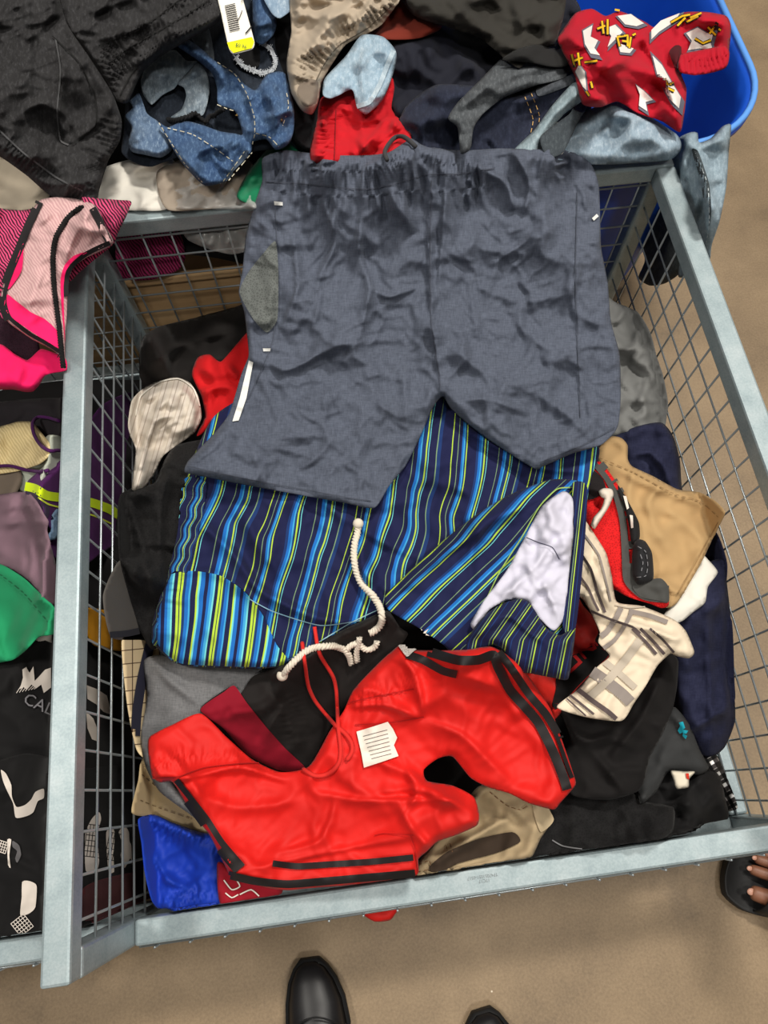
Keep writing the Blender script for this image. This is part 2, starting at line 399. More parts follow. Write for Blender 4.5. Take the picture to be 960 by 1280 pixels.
        # lay it on the height map
        if over:
            gi2 = D > -step*.3; ix = ((s.X[gi2]-GX0)/CELL+.5).astype(int); iy = ((s.Y[gi2]-GY0)/CELL+.5).astype(int)
            ok = (ix > 0) & (ix < GNX-1) & (iy > 0) & (iy < GNY-1)
            N = np.full(H.shape, -1.); np.maximum.at(N, (ix[ok], iy[ok]), s.Z[gi2][ok])
            N2 = N.copy()
            for dx in (-1, 0, 1):
                for dy in (-1, 0, 1): N2 = np.maximum(N2, np.where(N < 0, np.roll(N, (dx, dy), (0, 1)), N))
            H[:] = np.maximum(H, N2)
        s.sub = []
    def at(s, u, v, off=0):
        u = np.asarray(u, float); v = np.asarray(v, float)
        p = np.clip((u-s.us[0])/s.step, 0, len(s.us)-1.001); q = np.clip((v-s.vs[0])/s.step, 0, len(s.vs)-1.001)
        i = p.astype(int); j = q.astype(int); f = p-i; g = q-j
        out = []
        for A in (s.X, s.Y, s.Z):
            out.append((A[i, j]*(1-f)+A[i+1, j]*f)*(1-g)+(A[i, j+1]*(1-f)+A[i+1, j+1]*f)*g)
        R = np.stack(out, -1)
        if off:
            d = CAM-R; d /= np.linalg.norm(d, axis=-1, keepdims=True); R = R+d*off*.6; R[..., 2] += off*.4
        return R
    def clip(s, P, F):
        i = np.clip(((P[:, 0]-s.us[0])/s.step+.5).astype(int), 0, len(s.us)-1); j = np.clip(((P[:, 1]-s.vs[0])/s.step+.5).astype(int), 0, len(s.vs)-1)
        ok = s.D[i, j] > -2.6; return [f for f in F if all(ok[q] for q in f)]
    def patch(s, name, poly, mat, off=.0011, step=None, smooth=True, st=None, label=None, sub=None, thick=0):
        step = step or s.step; P = catmull(poly, step) if smooth else dens(poly, step)
        lo = P.min(0); hi = P.max(0); a, b = np.meshgrid(np.arange(lo[0], hi[0], step), np.arange(lo[1], hi[1], step), indexing='ij')
        ins, D = inside_dist(P, a, b); gi = ins & (D > step*.5)
        V2, F = cdt(P, np.stack([a[gi], b[gi]], -1)); F = [tuple(reversed(f)) for f in F]
        uv2 = np.stack(st(V2[:, 0], V2[:, 1]), -1) if st else None
        F = s.clip(V2, F); off = off+.0019
        o = link(name, s.at(V2[:, 0], V2[:, 1], off), F, mat, sub or s.o, uv=V2/100., uv2=uv2)
        if thick:
            m = o.modifiers.new('thickness', 'SOLIDIFY'); m.thickness = thick; m.offset = -1
        if label: o['label'] = label
        return o
    def band(s, name, line, w, mat, off=.0011, step=2.8, w2=None, label=None, sub=None, smooth=True):
        """a ribbon (stripe, seam, hem) of width w pixels along a pixel polyline"""
        L = catmull(line, step, False) if smooth else dens(line, step, False); d = np.gradient(L, axis=0); d /= np.linalg.norm(d, axis=1, keepdims=True)+1e-9
        nn = np.stack([-d[:, 1], d[:, 0]], -1); k = len(L); wd = np.linspace(w, w2 if w2 is not None else w, k)[:, None]
        m = max(1, int(w/5)); cols = [L+nn*wd*(j/m-.5) for j in range(m+1)]
        P = np.stack(cols, 1).reshape(-1, 2); F = []
        for i in range(k-1):
            for j in range(m):
                q = i*(m+1)+j; F.append((q, q+1, q+m+2, q+m+1))
        F = s.clip(P, F); off = off+.0019
        o = link(name, s.at(P[:, 0], P[:, 1], off), F, mat, sub or s.o, uv=P/100.)
        if label: o['label'] = label
        return o
    def stitches(s, line, col=(190, 150, 90), w=.9, dash=5, gap=3, off=.0016, name='stitching'):
        L = catmull(line, 1.5, False); d = np.gradient(L, axis=0); d /= np.linalg.norm(d, axis=1, keepdims=True)+1e-9
        nn = np.stack([-d[:, 1], d[:, 0]], -1); P = []; F = []; acc = 0
        for i in range(len(L)-1):
            if acc % (dash+gap) < dash:
                q = len(P); P += [L[i]-nn[i]*w/2, L[i]+nn[i]*w/2, L[i+1]+nn[i+1]*w/2, L[i+1]-nn[i+1]*w/2]; F.append((q, q+1, q+2, q+3))
            acc += 1.5
        P = np.array(P); o = link(name, s.at(P[:, 0], P[:, 1], off+.0026), F, plain(col, .8), s.o); o['kind'] = 'stuff'; return o
    def text(s, string, org, ang, size, mat, off=.0014, name='print', sub=None, squash=1., label=None):
        cu = bpy.data.curves.new('t', 'FONT'); cu.body = string; cu.size = 1; cu.resolution_u = 2
        o = bpy.data.objects.new('t', cu); COL.objects.link(o); dg = bpy.context.evaluated_depsgraph_get()
        me = bpy.data.meshes.new_from_object(o.evaluated_get(dg)); v = np.array([tuple(x.co)[:2] for x in me.vertices]); F = [tuple(p.vertices) for p in me.polygons]
        bpy.data.objects.remove(o); bpy.data.curves.remove(cu); bpy.data.meshes.remove(me)
        v = v*size; v[:, 0] *= squash; c, sn = math.cos(ang), math.sin(ang)
        u = org[0]+v[:, 0]*c-v[:, 1]*sn*-1*-1; w = org[1]+v[:, 0]*sn*1-v[:, 1]*c
        u = org[0]+v[:, 0]*c+v[:, 1]*sn
        r = link(name, s.at(u, w, off+.0045), F, mat, sub or s.o)
        if label: r['label'] = label
        return r
def dens(poly, step, closed=True):
    P = [np.array(p, float) for p in poly]; out = []
    for a, b in zip(P, P[1:]+([P[0]] if closed else [])):
        k = max(1, int(np.linalg.norm(b-a)/step)); out += [a+(b-a)*i/k for i in range(k)]
    if not closed: out.append(P[-1])
    return np.array(out)

def top_at(u, v, off=0):
    z = np.full(np.shape(u), .4); d = ray(u, v)
    for _ in range(12):
        t = (z-CAM[2])/d[..., 2]; x = CAM[0]+t*d[..., 0]; y = CAM[1]+t*d[..., 1]; z = z+(samp(H, x, y)+off-z)*.8
    return np.stack([x, y, z], -1)
def tube(name, P, r, mat, parent=None, seg=8, strands=0, pitch=.02, r1=None, cap=True, uv=False):
    P = np.asarray(P, float); k = len(P)
    tg = np.gradient(P, axis=0); tg /= np.linalg.norm(tg, axis=1, keepdims=True)+1e-12
    up = np.array([0, 0, 1.]); a = np.cross(tg, up); bad = np.linalg.norm(a, axis=1) < 1e-3; a[bad] = np.cross(tg[bad], [1, 0, 0.]); a /= np.linalg.norm(a, axis=1, keepdims=True); b = np.cross(a, tg)
    rr = np.linspace(r, r if r1 is None else r1, k)
    al = np.concatenate([[0], np.cumsum(np.linalg.norm(np.diff(P, axis=0), axis=1))])
    verts = []; F = []
    for q in range(max(1, strands)):
        if strands:
            th = al/pitch*6.283+q*6.283/strands; C = P+a*(np.cos(th)*rr*.5)[:, None]+b*(np.sin(th)*rr*.5)[:, None]; rs_ = rr*.58
        else: C = P; rs_ = rr
        base = len(verts)
        for i in range(k):
            for j in range(seg):
                t = 6.283185*j/seg; verts.append(C[i]+a[i]*math.cos(t)*rs_[i]+b[i]*math.sin(t)*rs_[i])
        for i in range(k-1):
            for j in range(seg):
                F.append((base+i*seg+j, base+i*seg+(j+1) % seg, base+(i+1)*seg+(j+1) % seg, base+(i+1)*seg+j))
        F.append(tuple(base+j for j in range(seg))[::-1]); F.append(tuple(base+(k-1)*seg+j for j in range(seg)))
    return link(name, verts, F, mat, parent)
def cord(name, line, r, mat, parent=None, surf=None, strands=0, pitch=.018, lift=0, knob=0, smooth=4, seg=8):
    L = catmull(line, 3., False); f = surf.at if surf else top_at
    P = f(L[:, 0], L[:, 1], r*.9+lift)
    for _ in range(smooth): P[1:-1] = (P[:-2]+P[1:-1]*2+P[2:])/4
    o = tube(name, P, r, mat, parent, seg, strands, pitch)
    if knob:
        for e, e2 in knob:
            i = 0 if e == 0 else -1
            uvsphere('knot', P[i], e2, mat, o if o.parent is None else o.parent)
    return o
def uvsphere(name, c, r, mat, parent, sx=1, sy=1, sz=1, n=10):
    V = []; F = []
    for i in range(n+1):
        for j in range(n*2):
            a = math.pi*i/n; b = math.pi*j/n
            V.append((c[0]+r*sx*math.sin(a)*math.cos(b), c[1]+r*sy*math.sin(a)*math.sin(b), c[2]+r*sz*math.cos(a)))
    for i in range(n):
        for j in range(n*2): F.append((i*2*n+j, (i+1)*2*n+j, (i+1)*2*n+(j+1) % (2*n), i*2*n+(j+1) % (2*n)))
    return link(name, V, F, mat, parent)
def rbox(name, lo, hi, mat, parent=None, r=.004, org=None):
    """box with rounded edges"""
    lo = np.array(lo, float); hi = np.array(hi, float); c = (lo+hi)/2; h = (hi-lo)/2
    import bmesh
    bm = bmesh.new(); bmesh.ops.create_cube(bm, size=2)
    for v in bm.verts: v.co = Vector((c[0]+v.co.x*h[0], c[1]+v.co.y*h[1], c[2]+v.co.z*h[2]))
    if r: bmesh.ops.bevel(bm, geom=bm.edges[:], offset=min(r, h.min()*.9), segments=2, affect='EDGES', profile=.5)
    V = [tuple(v.co) for v in bm.verts]; F = [tuple(v.index for v in f.verts) for f in bm.faces]; bm.free()
    o = link(name, V, F, mat, parent, smooth=False, org=org)
    return o
def wires(name, segs, r, mat, parent):
    V = []; F = []
    for p, q in segs:
        p = np.array(p, float); q = np.array(q, float); d = (q-p)/np.linalg.norm(q-p)
        a = np.cross(d, [0, 0, 1.] if abs(d[2]) < .9 else [1., 0, 0]); a /= np.linalg.norm(a); b = np.cross(d, a); s0 = len(V)
        for e in (p, q):
            for j in range(6): V.append(e+r*(a*math.cos(j*1.0472)+b*math.sin(j*1.0472)))
        F += [(s0+j, s0+(j+1) % 6, s0+6+(j+1) % 6, s0+6+j) for j in range(6)]+[tuple(range(s0, s0+6))[::-1], tuple(range(s0+6, s0+12))]
    return link(name, V, F, mat, parent)
def raise_rect(x0, x1, y0, y1, z):
    i0, i1 = int((x0-GX0)/CELL+.5), int((x1-GX0)/CELL+.5); j0, j1 = int((y0-GY0)/CELL+.5), int((y1-GY0)/CELL+.5)
    i0, j0 = max(i0, 0), max(j0, 0); H[i0:i1+1, j0:j1+1] = np.maximum(H[i0:i1+1, j0:j1+1], z)

# ------------------------------------------------------------------ setting
fl = link('floor', [(-3.5, -3, 0), (5, -3, 0), (5, 6, 0), (-3.5, 6, 0)], [(0, 1, 2, 3)], CONC, smooth=False, org=(0, 0, 0)); fl['kind'] = 'structure'

#@BIN
def wire_bin():
    t = TB
    root = empty('wire_bin', (BW/2, BD/2, 0), 'double galvanised steel wire bin holding the heaps of shorts, grid sides and square rails', 'bin')
    xl = -BW+t                                          # the left compartment
    def rail(a, b, nm='rail', r=.004): return rbox(nm, a, b, STEEL, root, r)
    e = .0006
    rail((0, t*.02, RIM-t), (t, BD-t-e, RIM)); rail((BW-t, t+e, RIM-t), (BW, BD-t-e, RIM))          # side rails
    rail((-.0, BD-t, RIM-t), (BW, BD, RIM)); rail((xl+t+e, BD-t, RIM-t), (-e, BD, RIM)); rail((xl, t+e, RIM-t), (xl+t, BD-t-e, RIM))
    rail((t+e, 0, FRONT-t), (BW-t-e, t, FRONT)); rail((xl+t+e, 0, FRONT-t), (-e, t, FRONT))         # dropped front rails
    for x in (0, BW-t, xl):
        for y, top in ((BD-t, RIM-t-e), (0, RIM-t-e if x == 0 else RIM)):
            rail((x, y, .06), (x+t, y+t, top), 'post')
            rbox('foot', (x-.004, y-.004, 0), (x+t+.004, y+t+.004, .06-e), STEEL, root, .003)
    for x0, x1 in ((t, BW-t), (xl+t, -0.)):
        rail((x0+e, 0, .06), (x1-e, t, .06+t), 'bottom_rail'); rail((x0+e, BD-t, .06), (x1-e, BD, .06+t), 'bottom_rail')
    for x in (0, BW-t, xl): rail((x, t+e, .06), (x+t, BD-t-e, .06+t), 'bottom_rail')
    p = .0508; r = .0019
    def panel(fx, x0, x1, z0, z1, nm='wire_panel'):
        # fx maps (s, z, depth) to world
        sg = []
        a = x0+p*.5
        while a < x1: sg.append((fx(a, z0, r), fx(a, z1, r))); a += p
        z = z0+p*.35
        while z < z1-.01: sg.append((fx(x0, z, -r), fx(x1, z, -r))); z += p
        return wires(nm, sg, r, WIRE, root)
    panel(lambda s, z, d: (s, BD-t*.75+d, z), t, BW-t, .08, RIM-t+.01)
    panel(lambda s, z, d: (s, BD-t*.75+d, z), xl+t, 0, .08, RIM-t+.01)
    panel(lambda s, z, d: (t*.72-d, s, z), t, BD-t, .08, RIM-t+.01)
    panel(lambda s, z, d: (BW-t*.62+d, s, z), t, BD-t, .08, RIM-t+.01)
    panel(lambda s, z, d: (xl+t*.6+d, s, z), t, BD-t, .08, RIM-t+.01)
    panel(lambda s, z, d: (s, -.0045-d*.5, z), t, BW-t, .03, FRONT-.012)
    panel(lambda s, z, d: (s, -.0045-d*.5, z), xl+t, 0, .03, FRONT-.012)
    sg = []
    for x0, x1 in ((t, BW-t), (xl+t, 0)):
        a = x0+p/2
        while a < x1: sg.append(((a, t*.5, .075), (a, BD-t*.5, .075))); a += p
        a = p
        while a < BD-.02: sg.append(((x0, a, .072), (x1, a, .072))); a += p
    wires('wire_floor', sg, r, WIRE, root)
    for x in (0, BW-t, xl): raise_rect(x, x+t, 0, BD, RIM)
    raise_rect(xl, BW, BD-t, BD, RIM); raise_rect(xl, BW, 0, t, FRONT)
    return root
BIN = wire_bin()

def rail_stamp(string, u, v, size):
    cu = bpy.data.curves.new('t', 'FONT'); cu.body = string; cu.size = 1; o = bpy.data.objects.new('t', cu); COL.objects.link(o)
    me = bpy.data.meshes.new_from_object(o.evaluated_get(bpy.context.evaluated_depsgraph_get())); q = np.array([tuple(x.co)[:2] for x in me.vertices])*size; F = [tuple(p.vertices) for p in me.polygons]
    bpy.data.objects.remove(o); bpy.data.curves.remove(cu); bpy.data.meshes.remove(me)
    c = at_z(u, v, FRONT); link('stamped_text', [(c[0]-a, c[1]-b, FRONT+.0004) for a, b in q], F, plain((120, 126, 128), .7), BIN)
rail_stamp('TP47051051-0517', 622., 1091., .0062); rail_stamp('17C17', 612., 1098., .0062)
# heaps that carry the garments: coarse lumpy cloth, mostly covered
def heap(name, x0, x1, y0, y1, pts, mat, label, n=70, amp=.02, wall=.006):
    a = np.linspace(x0, x1, n); b = np.linspace(y0, y1, n); X, Y = np.meshgrid(a, b, indexing='ij'); P = np.array(pts, float)
    Z = smooth_field(P[:, 0], P[:, 1], P[:, 2], X, Y, 1.6, .05)+wr(0, X, Y, .5, .4, (.1, .2))*amp-amp
    V = np.stack([X, Y, Z], -1).reshape(-1, 3); q = np.arange(n*n).reshape(n, n)
    F = np.stack([q[:-1, :-1], q[1:, :-1], q[1:, 1:], q[:-1, 1:]], -1).reshape(-1, 4).tolist()
    o = link(name, V, F, mat, uv=V[:, :2]*8); tag(o, label, 'clothes', kind='stuff')
    i0, i1 = int((x0-GX0)/CELL+1), int((x1-GX0)/CELL); j0, j1 = int((y0-GY0)/CELL+1), int((y1-GY0)/CELL)
    i0 = max(0, i0); xx, yy = np.meshgrid(gx[i0:i1], gy[j0:j1], indexing='ij')
    ii = (xx-x0)/(x1-x0)*(n-1); jj = (yy-y0)/(y1-y0)*(n-1); i = np.clip(ii.astype(int), 0, n-2); j = np.clip(jj.astype(int), 0, n-2); f = ii-i; g = jj-j
    zz = (Z[i, j]*(1-f)+Z[i+1, j]*f)*(1-g)+(Z[i, j+1]*(1-f)+Z[i+1, j+1]*f)*g
    H[i0:i1, j0:j1] = np.maximum(H[i0:i1, j0:j1], zz)
    return o
t = TB
BLK = fabric((17, 16, 17))
heap('clothes_heap', t+.004, BW-t-.004, t+.012, BD-t-.006,
     [(.03, 1.1, .17), (.5, 1.1, .17), (1.03, 1.05, .2), (.03, .8, .2), (.5, .8, .30), (1.03, .85, .22), (.03, .5, .18), (.5, .5, .33), (.8, .5, .3), (1.0, .5, .18),
      (.03, .25, .18), (.5, .25, .3), (1.0, .2, .09), (.03, .06, .12), (.4, .06, .21), (.7, .06, .18), (1.0, .06, .08), (.85, .25, .22)], BLK,
     'dark cloth filling the bottom of the right bin under the garments')
heap('clothes_heap', -BW+2*t+.004, -.004, t+.012, BD-t-.006,
     [(-.03, 1.1, .10), (-.5, 1.1, .10), (-.2, .9, .16), (-.03, .6, .22), (-.5, .5, .28), (-.1, .3, .24), (-.2, .06, .18), (-.9, .3, .2), (-.03, .06, .16)], BLK,
     'dark cloth filling the bottom of the left bin under the garments')
#@BACK
# ------------------------------------------------------------------ behind the bins: cardboard box of clothes and blue tub
def card_box():
    x0, x1, y0, y1, z = -1.2, .42, BD+.022, 2.1, .335; w = .007
    r = empty('cardboard_box', ((x0+x1)/2, (y0+y1)/2, 0), 'large open cardboard box of clothes behind the wire bin', 'box')
    rbox('side_panel', (x0, y0, 0), (x1, y0+w, z), CARD, r, .002); rbox('side_panel', (x0, y1-w, 0), (x1, y1, z), CARD, r, .002)
    rbox('side_panel', (x0, y0+w, 0), (x0+w, y1-w, z), CARD, r, .002); rbox('side_panel', (x1-w, y0+w, 0), (x1, y1-w, z), CARD, r, .002)
    rbox('base', (x0+w, y0+w, 0), (x1-w, y1-w, .01), CARD, r, .002)
    P = [(x, y0-.002, z+.004) for x in np.linspace(x0, x1, 30)]; tube('folded_rim', P, .011, CARD, r, 10)
card_box()
def tub():
    r = empty('plastic_tub', (.87, 1.5, 0), 'bright blue plastic tub with a rolled rim behind the corner of the wire bin', 'tub')
    x0, x1, y0, y1, rad, z = .45, 1.305, 1.185, 1.95, .19, .53
    def ring(ins, zz, ra=None):
        ra = ra or rad-ins*.6; o = []
        for cx, cy, a0 in ((x1-ins-ra, y1-ins-ra, 0), (x0+ins+ra, y1-ins-ra, 90), (x0+ins+ra, y0+ins+ra, 180), (x1-ins-ra, y0+ins+ra, 270)):
            for k in range(13): a = math.radians(a0+k*7.5); o.append((cx+ra*math.cos(a), cy+ra*math.sin(a), zz))
        return o
    R = [ring(.085, .0), ring(.07, .02), ring(.04, .27), ring(.012, .5), ring(.008, z-.02), ring(-.002, z-.018), ring(-.003, z-.006), ring(.0, z), ring(.006, z-.001), ring(.014, z-.012), ring(.018, .48), ring(.045, .27), ring(.078, .03), ring(.09, .012)]
    V = [p for q in R for p in q]; n = len(R[0]); F = []
    for i in range(len(R)-1):
        for j in range(n): F.append((i*n+j, i*n+(j+1) % n, (i+1)*n+(j+1) % n, (i+1)*n+j))
    F.append(tuple(range(n))[::-1]); F.append(tuple((len(R)-1)*n+j for j in range(n)))
    link('tub_wall', V, F, BLUE, r)
    tube('rolled_rim', ring(.002, z+.001)+ring(.002, z+.001)[:1], .006, plain((92, 150, 225), .4), r, 8)
tub()
heap('clothes_heap', -1.185, .405, BD+.036, 2.08, [(x, y, z) for x in (-1.1, -.6, -.1, .3) for y, z in ((1.2, .33), (1.27, .46), (1.4, .5), (1.7, .53), (2.0, .5))]+[(.4, 1.3, .43), (.4, 1.7, .43)], BLK,
     'dark cloth filling the cardboard box under the jeans and shorts')
heap('clothes_heap', .52, 1.24, 1.27, 1.86, [(.6, 1.4, .40), (.6, 1.8, .35), (.9, 1.4, .38), (1.05, 1.4, .30), (1.2, 1.4, .16), (1.2, 1.7, .12), (.9, 1.7, .2), (1.0, 1.3, .36), (1.2, 1.3, .2)],
     fabric((30, 60, 130)), 'blue cloth lying in the bottom of the blue tub', n=50)

raise_rect(.40, .56, 1.22, 1.92, .43)
JEAN = lambda c, c2: fabric(c, 'denim', .9, .2, c2)
# --- through the back of the bin
Cloth('shorts', [(148, 296), (220, 288), (232, 320), (222, 338), (188, 350), (150, 346)], fabric((60, 12, 30), 'hatch', col2=(150, 40, 90)), 'dark magenta patterned cloth hanging in shade behind the back grid', 'shorts',
      zfun=lambda u, v: .42-.0009*(v-290), wa=0.014, over=False)
# --- pile behind
Cloth('dress', [(-30, 190), (10, 200), (60, 232), (55, 256), (0, 268), (-40, 262)], fabric((214, 200, 178)), 'cream garment edge under the black cargo shorts at the left', 'clothes', wa=0.019, zc=[(0, 240, .52)])
Cloth('tank_top', [(112, 240), (126, 212), (160, 200), (212, 196), (236, 236), (206, 262), (152, 262), (120, 258)], fabric((226, 222, 212)), 'white crumpled top tucked behind the back rail beside the black shorts', 'top', wk=0, ws=.3, wa=0.030, zc=[(160, 230, .54)])
Cloth('sweater', [(196, 215), (240, 196), (310, 200), (330, 240), (300, 256), (210, 262)], fabric((150, 138, 124)), 'taupe cloth wrapped in clear plastic behind the back rail', 'clothes', wk=0, ws=.3, wa=0.024, zc=[(250, 230, .53)])
g = Cloth('satin_shorts', [(296, 246), (312, 212), (335, 185), (352, 160), (385, 145), (412, 165), (410, 215), (330, 256)], fabric((14, 116, 78), 'satin'), 'emerald green satin shorts between the ripped jeans and the red shorts', 'shorts', wk=0, ws=.3, wa=0.027, zc=[(350, 200, .55)])
film = NT('clear_film'); film.b.inputs['Base Color'].default_value = (.8, .8, .78, 1); film.b.inputs['Roughness'].default_value = .12; film.b.inputs['Transmission Weight'].default_value = 0
film.b.inputs['Alpha'].default_value = .22; film.b.inputs['Specular IOR Level'].default_value = 1.
Cloth('plastic_bag', [(205, 225), (240, 206), (300, 222), (336, 215), (340, 250), (335, 300), (290, 318), (235, 300), (215, 262)], film.m, 'clear crinkled plastic bag behind the back rail', 'bag', wk=1, ws=.14, wa=0.027, wk2=1, wa2=.4, over=False, zfun=lambda u, v: np.where(v > 262, .5-.001*(v-262), .555), thick=.0006)

# navy and black jeans in the middle of the pile
Cloth('trousers', [(340, -30), (520, -30), (560, 60), (540, 205), (380, 190), (345, 120)], fabric((22, 21, 24)), 'black cloth deep between the stone shorts and the jeans', 'trousers', wk=2, wa=0.041, zc=[(430, 60, .56)])
Cloth('trousers', [(486, 60), (560, 0), (720, 0), (735, 190), (640, 200), (505, 190), (488, 140)], fabric((20, 22, 34)), 'near-black trousers in shade above the waist of the grey shorts', 'trousers', wk=2, wa=0.041, zc=[(600, 100, .55)])
Cloth('rust_shorts', [(462, 46), (478, 12), (500, -10), (540, -10), (552, 34), (520, 48)], fabric((110, 36, 22)), 'rust-brown cloth in shade beside the stone shorts', 'clothes', wa=0.020)
g = Cloth('jeans', [(492, 168), (508, 132), (545, 106), (600, 108), (648, 118), (700, 96), (738, 82), (735, 118), (702, 150), (672, 205), (560, 205), (500, 190)], JEAN((28, 32, 48), (48, 54, 72)), 'dark navy jeans just behind the waist of the grey shorts', 'jeans', wk=0, ws=.5, wa=0.038, zc=[(600, 160, .575)],
          creases=[([(515, 150), (600, 150)], 6, .012, 'ridge')])
g.stitches([(656, 122), (666, 150), (662, 172)]); g.stitches([(664, 118), (674, 146), (670, 170)])
g.patch('belt_loop', [(671, 110), (712, 96), (716, 106), (674, 122)], JEAN((52, 56, 62), (84, 88, 94)), .004, 3)
g = Cloth('shorts', [(560, 148), (572, 128), (600, 100), (628, 72), (655, 58), (700, 64), (716, 74), (706, 96), (672, 106), (630, 122), (604, 142), (592, 160), (588, 186), (576, 192), (572, 160)], JEAN((62, 66, 70), (104, 108, 112)), 'charcoal denim shorts folded over the navy jeans', 'shorts', wk=0, ws=.35, wa=0.034,
          creases=[([(575, 140), (620, 100), (700, 78)], 9, .016, 'left'), ([(600, 120), (650, 92), (705, 86)], 5, .01, 'ridge')])
g = Cloth('cargo_shorts', [(496, -30), (698, -30), (696, 52), (672, 62), (650, 84), (632, 74), (600, 48), (560, 34), (516, 18)], fabric((44, 42, 38)), 'dark olive trousers at the top of the pile beside the blue tub', 'trousers', wk=0, ws=.4, wa=0.041, zc=[(600, 20, .63)],
          creases=[([(560, 0), (600, 30), (650, 66)], 8, .016, 'right'), ([(640, 0), (660, 50)], 6, .012, 'ridge')])
Cloth('trousers', [(628, 74), (650, 60), (694, 52), (714, 60), (716, 76), (700, 84), (660, 78)], fabric((26, 26, 26)), 'black cloth roll between the olive trousers and the printed red shorts', 'trousers', wa=0.027)
g = Cloth('jeans', [(640, 190), (668, 162), (690, 132), (716, 104), (732, 104), (730, 124), (706, 142), (684, 168), (672, 200), (650, 200)], JEAN((124, 142, 150), (168, 182, 188)), 'narrow leg of pale blue jeans curving beside the white price tag', 'jeans', wk=1, wa=0.014, puff=.02, puffr=14, lift=.004)
g = Cloth('jeans', [(690, 196), (706, 164), (730, 140), (775, 124), (800, 138), (846, 168), (852, 186), (836, 200), (745, 206)], JEAN((128, 148, 164), (176, 190, 200)), 'pale blue jeans lying behind the back rail by the blue tub', 'jeans', wk=0, ws=.4, wa=0.034, zc=[(770, 165, .565)],
          creases=[([(740, 150), (790, 145), (840, 172)], 10, .012, 'left')])
g = Cloth('trousers', [(676, 170), (712, 142), (722, 124), (736, 128), (724, 150), (704, 190), (684, 196)], JEAN((50, 56, 62), (80, 88, 92)), 'grey denim edge between the two pale jeans', 'jeans', wa=0.014, lift=.003)
# blue ripped jeans: dark inside, pale turned-out lining, front panels on top
def zj(P): return [(150+x/4.174, y/4.174) for x, y in P]
DB = JEAN((44, 68, 104), (100, 128, 160)); WI = JEAN((98, 112, 124), (166, 176, 182))
g = Cloth('ripped_jeans', [(152, 190), (155, 160), (158, 120), (170, 92), (196, 60), (236, 36), (275, 20), (300, -12), (350, -20), (346, 28), (344, 58), (352, 84), (367, 122), (364, 176), (346, 186), (318, 190), (300, 206), (282, 222), (262, 226), (244, 212), (226, 196), (188, 208), (166, 202)],
          JEAN((30, 36, 46), (52, 60, 72)), 'mid blue ripped jeans shorts bunched up behind the back rail', 'jeans', wk=0, ws=.5, wa=.02, zc=[(260, 120, .585), (260, 220, .565)], edge=12)
def jp(nm, P, m, lift=.004, lab=None, **k):
    c = Cloth(nm, zj(P), m, parent=g.o, wk=0, ws=.3, wa=k.pop('wa', .018), lift=lift, edge=k.pop('edge', 7), step=2.4, nf=k.pop('nf', 1), **k)
    if lab: c.o['label'] = lab
    return c
jp('inside_of_waist', [(125, 500), (108, 420), (150, 320), (220, 275), (290, 262), (345, 315), (402, 322), (330, 400), (298, 440), (280, 462), (220, 495), (165, 545)], WI, .002, 'pale washed inside')
jp('inside_of_waist', [(300, 436), (340, 392), (402, 330), (452, 380), (468, 470), (450, 560), (430, 600), (370, 606), (265, 612), (320, 570), (345, 500), (332, 455)], WI, .003, 'pale washed inside')
jp('back_panel', [(372, 190), (462, 150), (492, 310), (440, 290), (400, 240)], JEAN((88, 96, 104), (126, 134, 140)), .002)
jp('leg', [(688, -60), (745, -60), (800, 50), (818, 130), (795, 190), (745, 232), (704, 212), (690, 120)], DB, .012, puff=.012, puffr=14)
jp('pocket', [(58, 480), (92, 470), (140, 590), (204, 640), (272, 772), (214, 822), (120, 806), (62, 792), (40, 742), (60, 664), (28, 602), (66, 560), (38, 510)], JEAN((70, 92, 122), (140, 160, 180)), .003, 'faded pocket')
fp = jp('front_panel', [(300, 240), (345, 203), (420, 250), (500, 320), (600, 380), (650, 435), (705, 470), (760, 390), (822, 372), (862, 384), (890, 480), (912, 600), (902, 700), (872, 758), (812, 782), (762, 728), (694, 742), (684, 792), (606, 872), (552, 945), (440, 967), (332, 862), (272, 770), (204, 642), (250, 664), (335, 630), (425, 650), (520, 684), (600, 696), (640, 700), (600, 580), (512, 540), (506, 460), (478, 380), (400, 312)], DB, .005, None, nf=4, wa=.03,
        creases=[(zj([(600, 390), (660, 480), (700, 620), (710, 740)]), 6, .014, 'left'), (zj([(330, 640), (460, 700), (560, 790), (600, 850)]), 7, .012, 'right'), (zj([(740, 450), (800, 560), (820, 700)]), 7, .012, 'left'), (zj([(420, 260), (500, 360), (560, 480)]), 7, .010, 'ridge'), (zj([(560, 640), (650, 680), (760, 700)]), 6, .012, 'left')])
for l in ([(510, 330), (600, 392), (660, 490), (700, 610), (704, 700), (690, 760)], [(205, 645), (262, 740), (340, 860), (430, 955)], [(250, 672), (380, 706), (500, 780), (590, 846)], [(540, 950), (600, 868), (650, 795)], [(568, 946), (690, 800)], [(870, 490), (880, 560), (850, 660)], [(508, 550), (560, 572), (596, 582)], [(710, 700), (780, 720), (830, 770)]):
    fp.stitches(zj(l), (196, 190, 168), 1.1)
fp.patch('belt_loop', zj([(650, 790), (686, 806), (590, 940), (552, 944)]), JEAN((52, 64, 82), (100, 118, 138)), .002, 3)
fp.patch('leather_tag', zj([(570, 640), (612, 596), (630, 664), (600, 662)]), plain((120, 96, 50), .6), .002, 3, False)
uvsphere('rivet', fp.at(*[np.array([v]) for v in zj([(842, 630)])[0]], .003)[0], .003, plain((120, 96, 70), .35, .8), fp.o.parent)
g.patch('torn_hole', zj([(622, 300), (640, 250), (690, 236), (728, 262), (730, 340), (700, 366), (650, 346)]), fabric((12, 12, 14)), .004)
g.band('frayed_edge', [(295, 74), (303, 84), (316, 90), (328, 94), (341, 90), (345, 80), (339, 64), (328, 57)], 5, fabric((176, 182, 188)), .008)
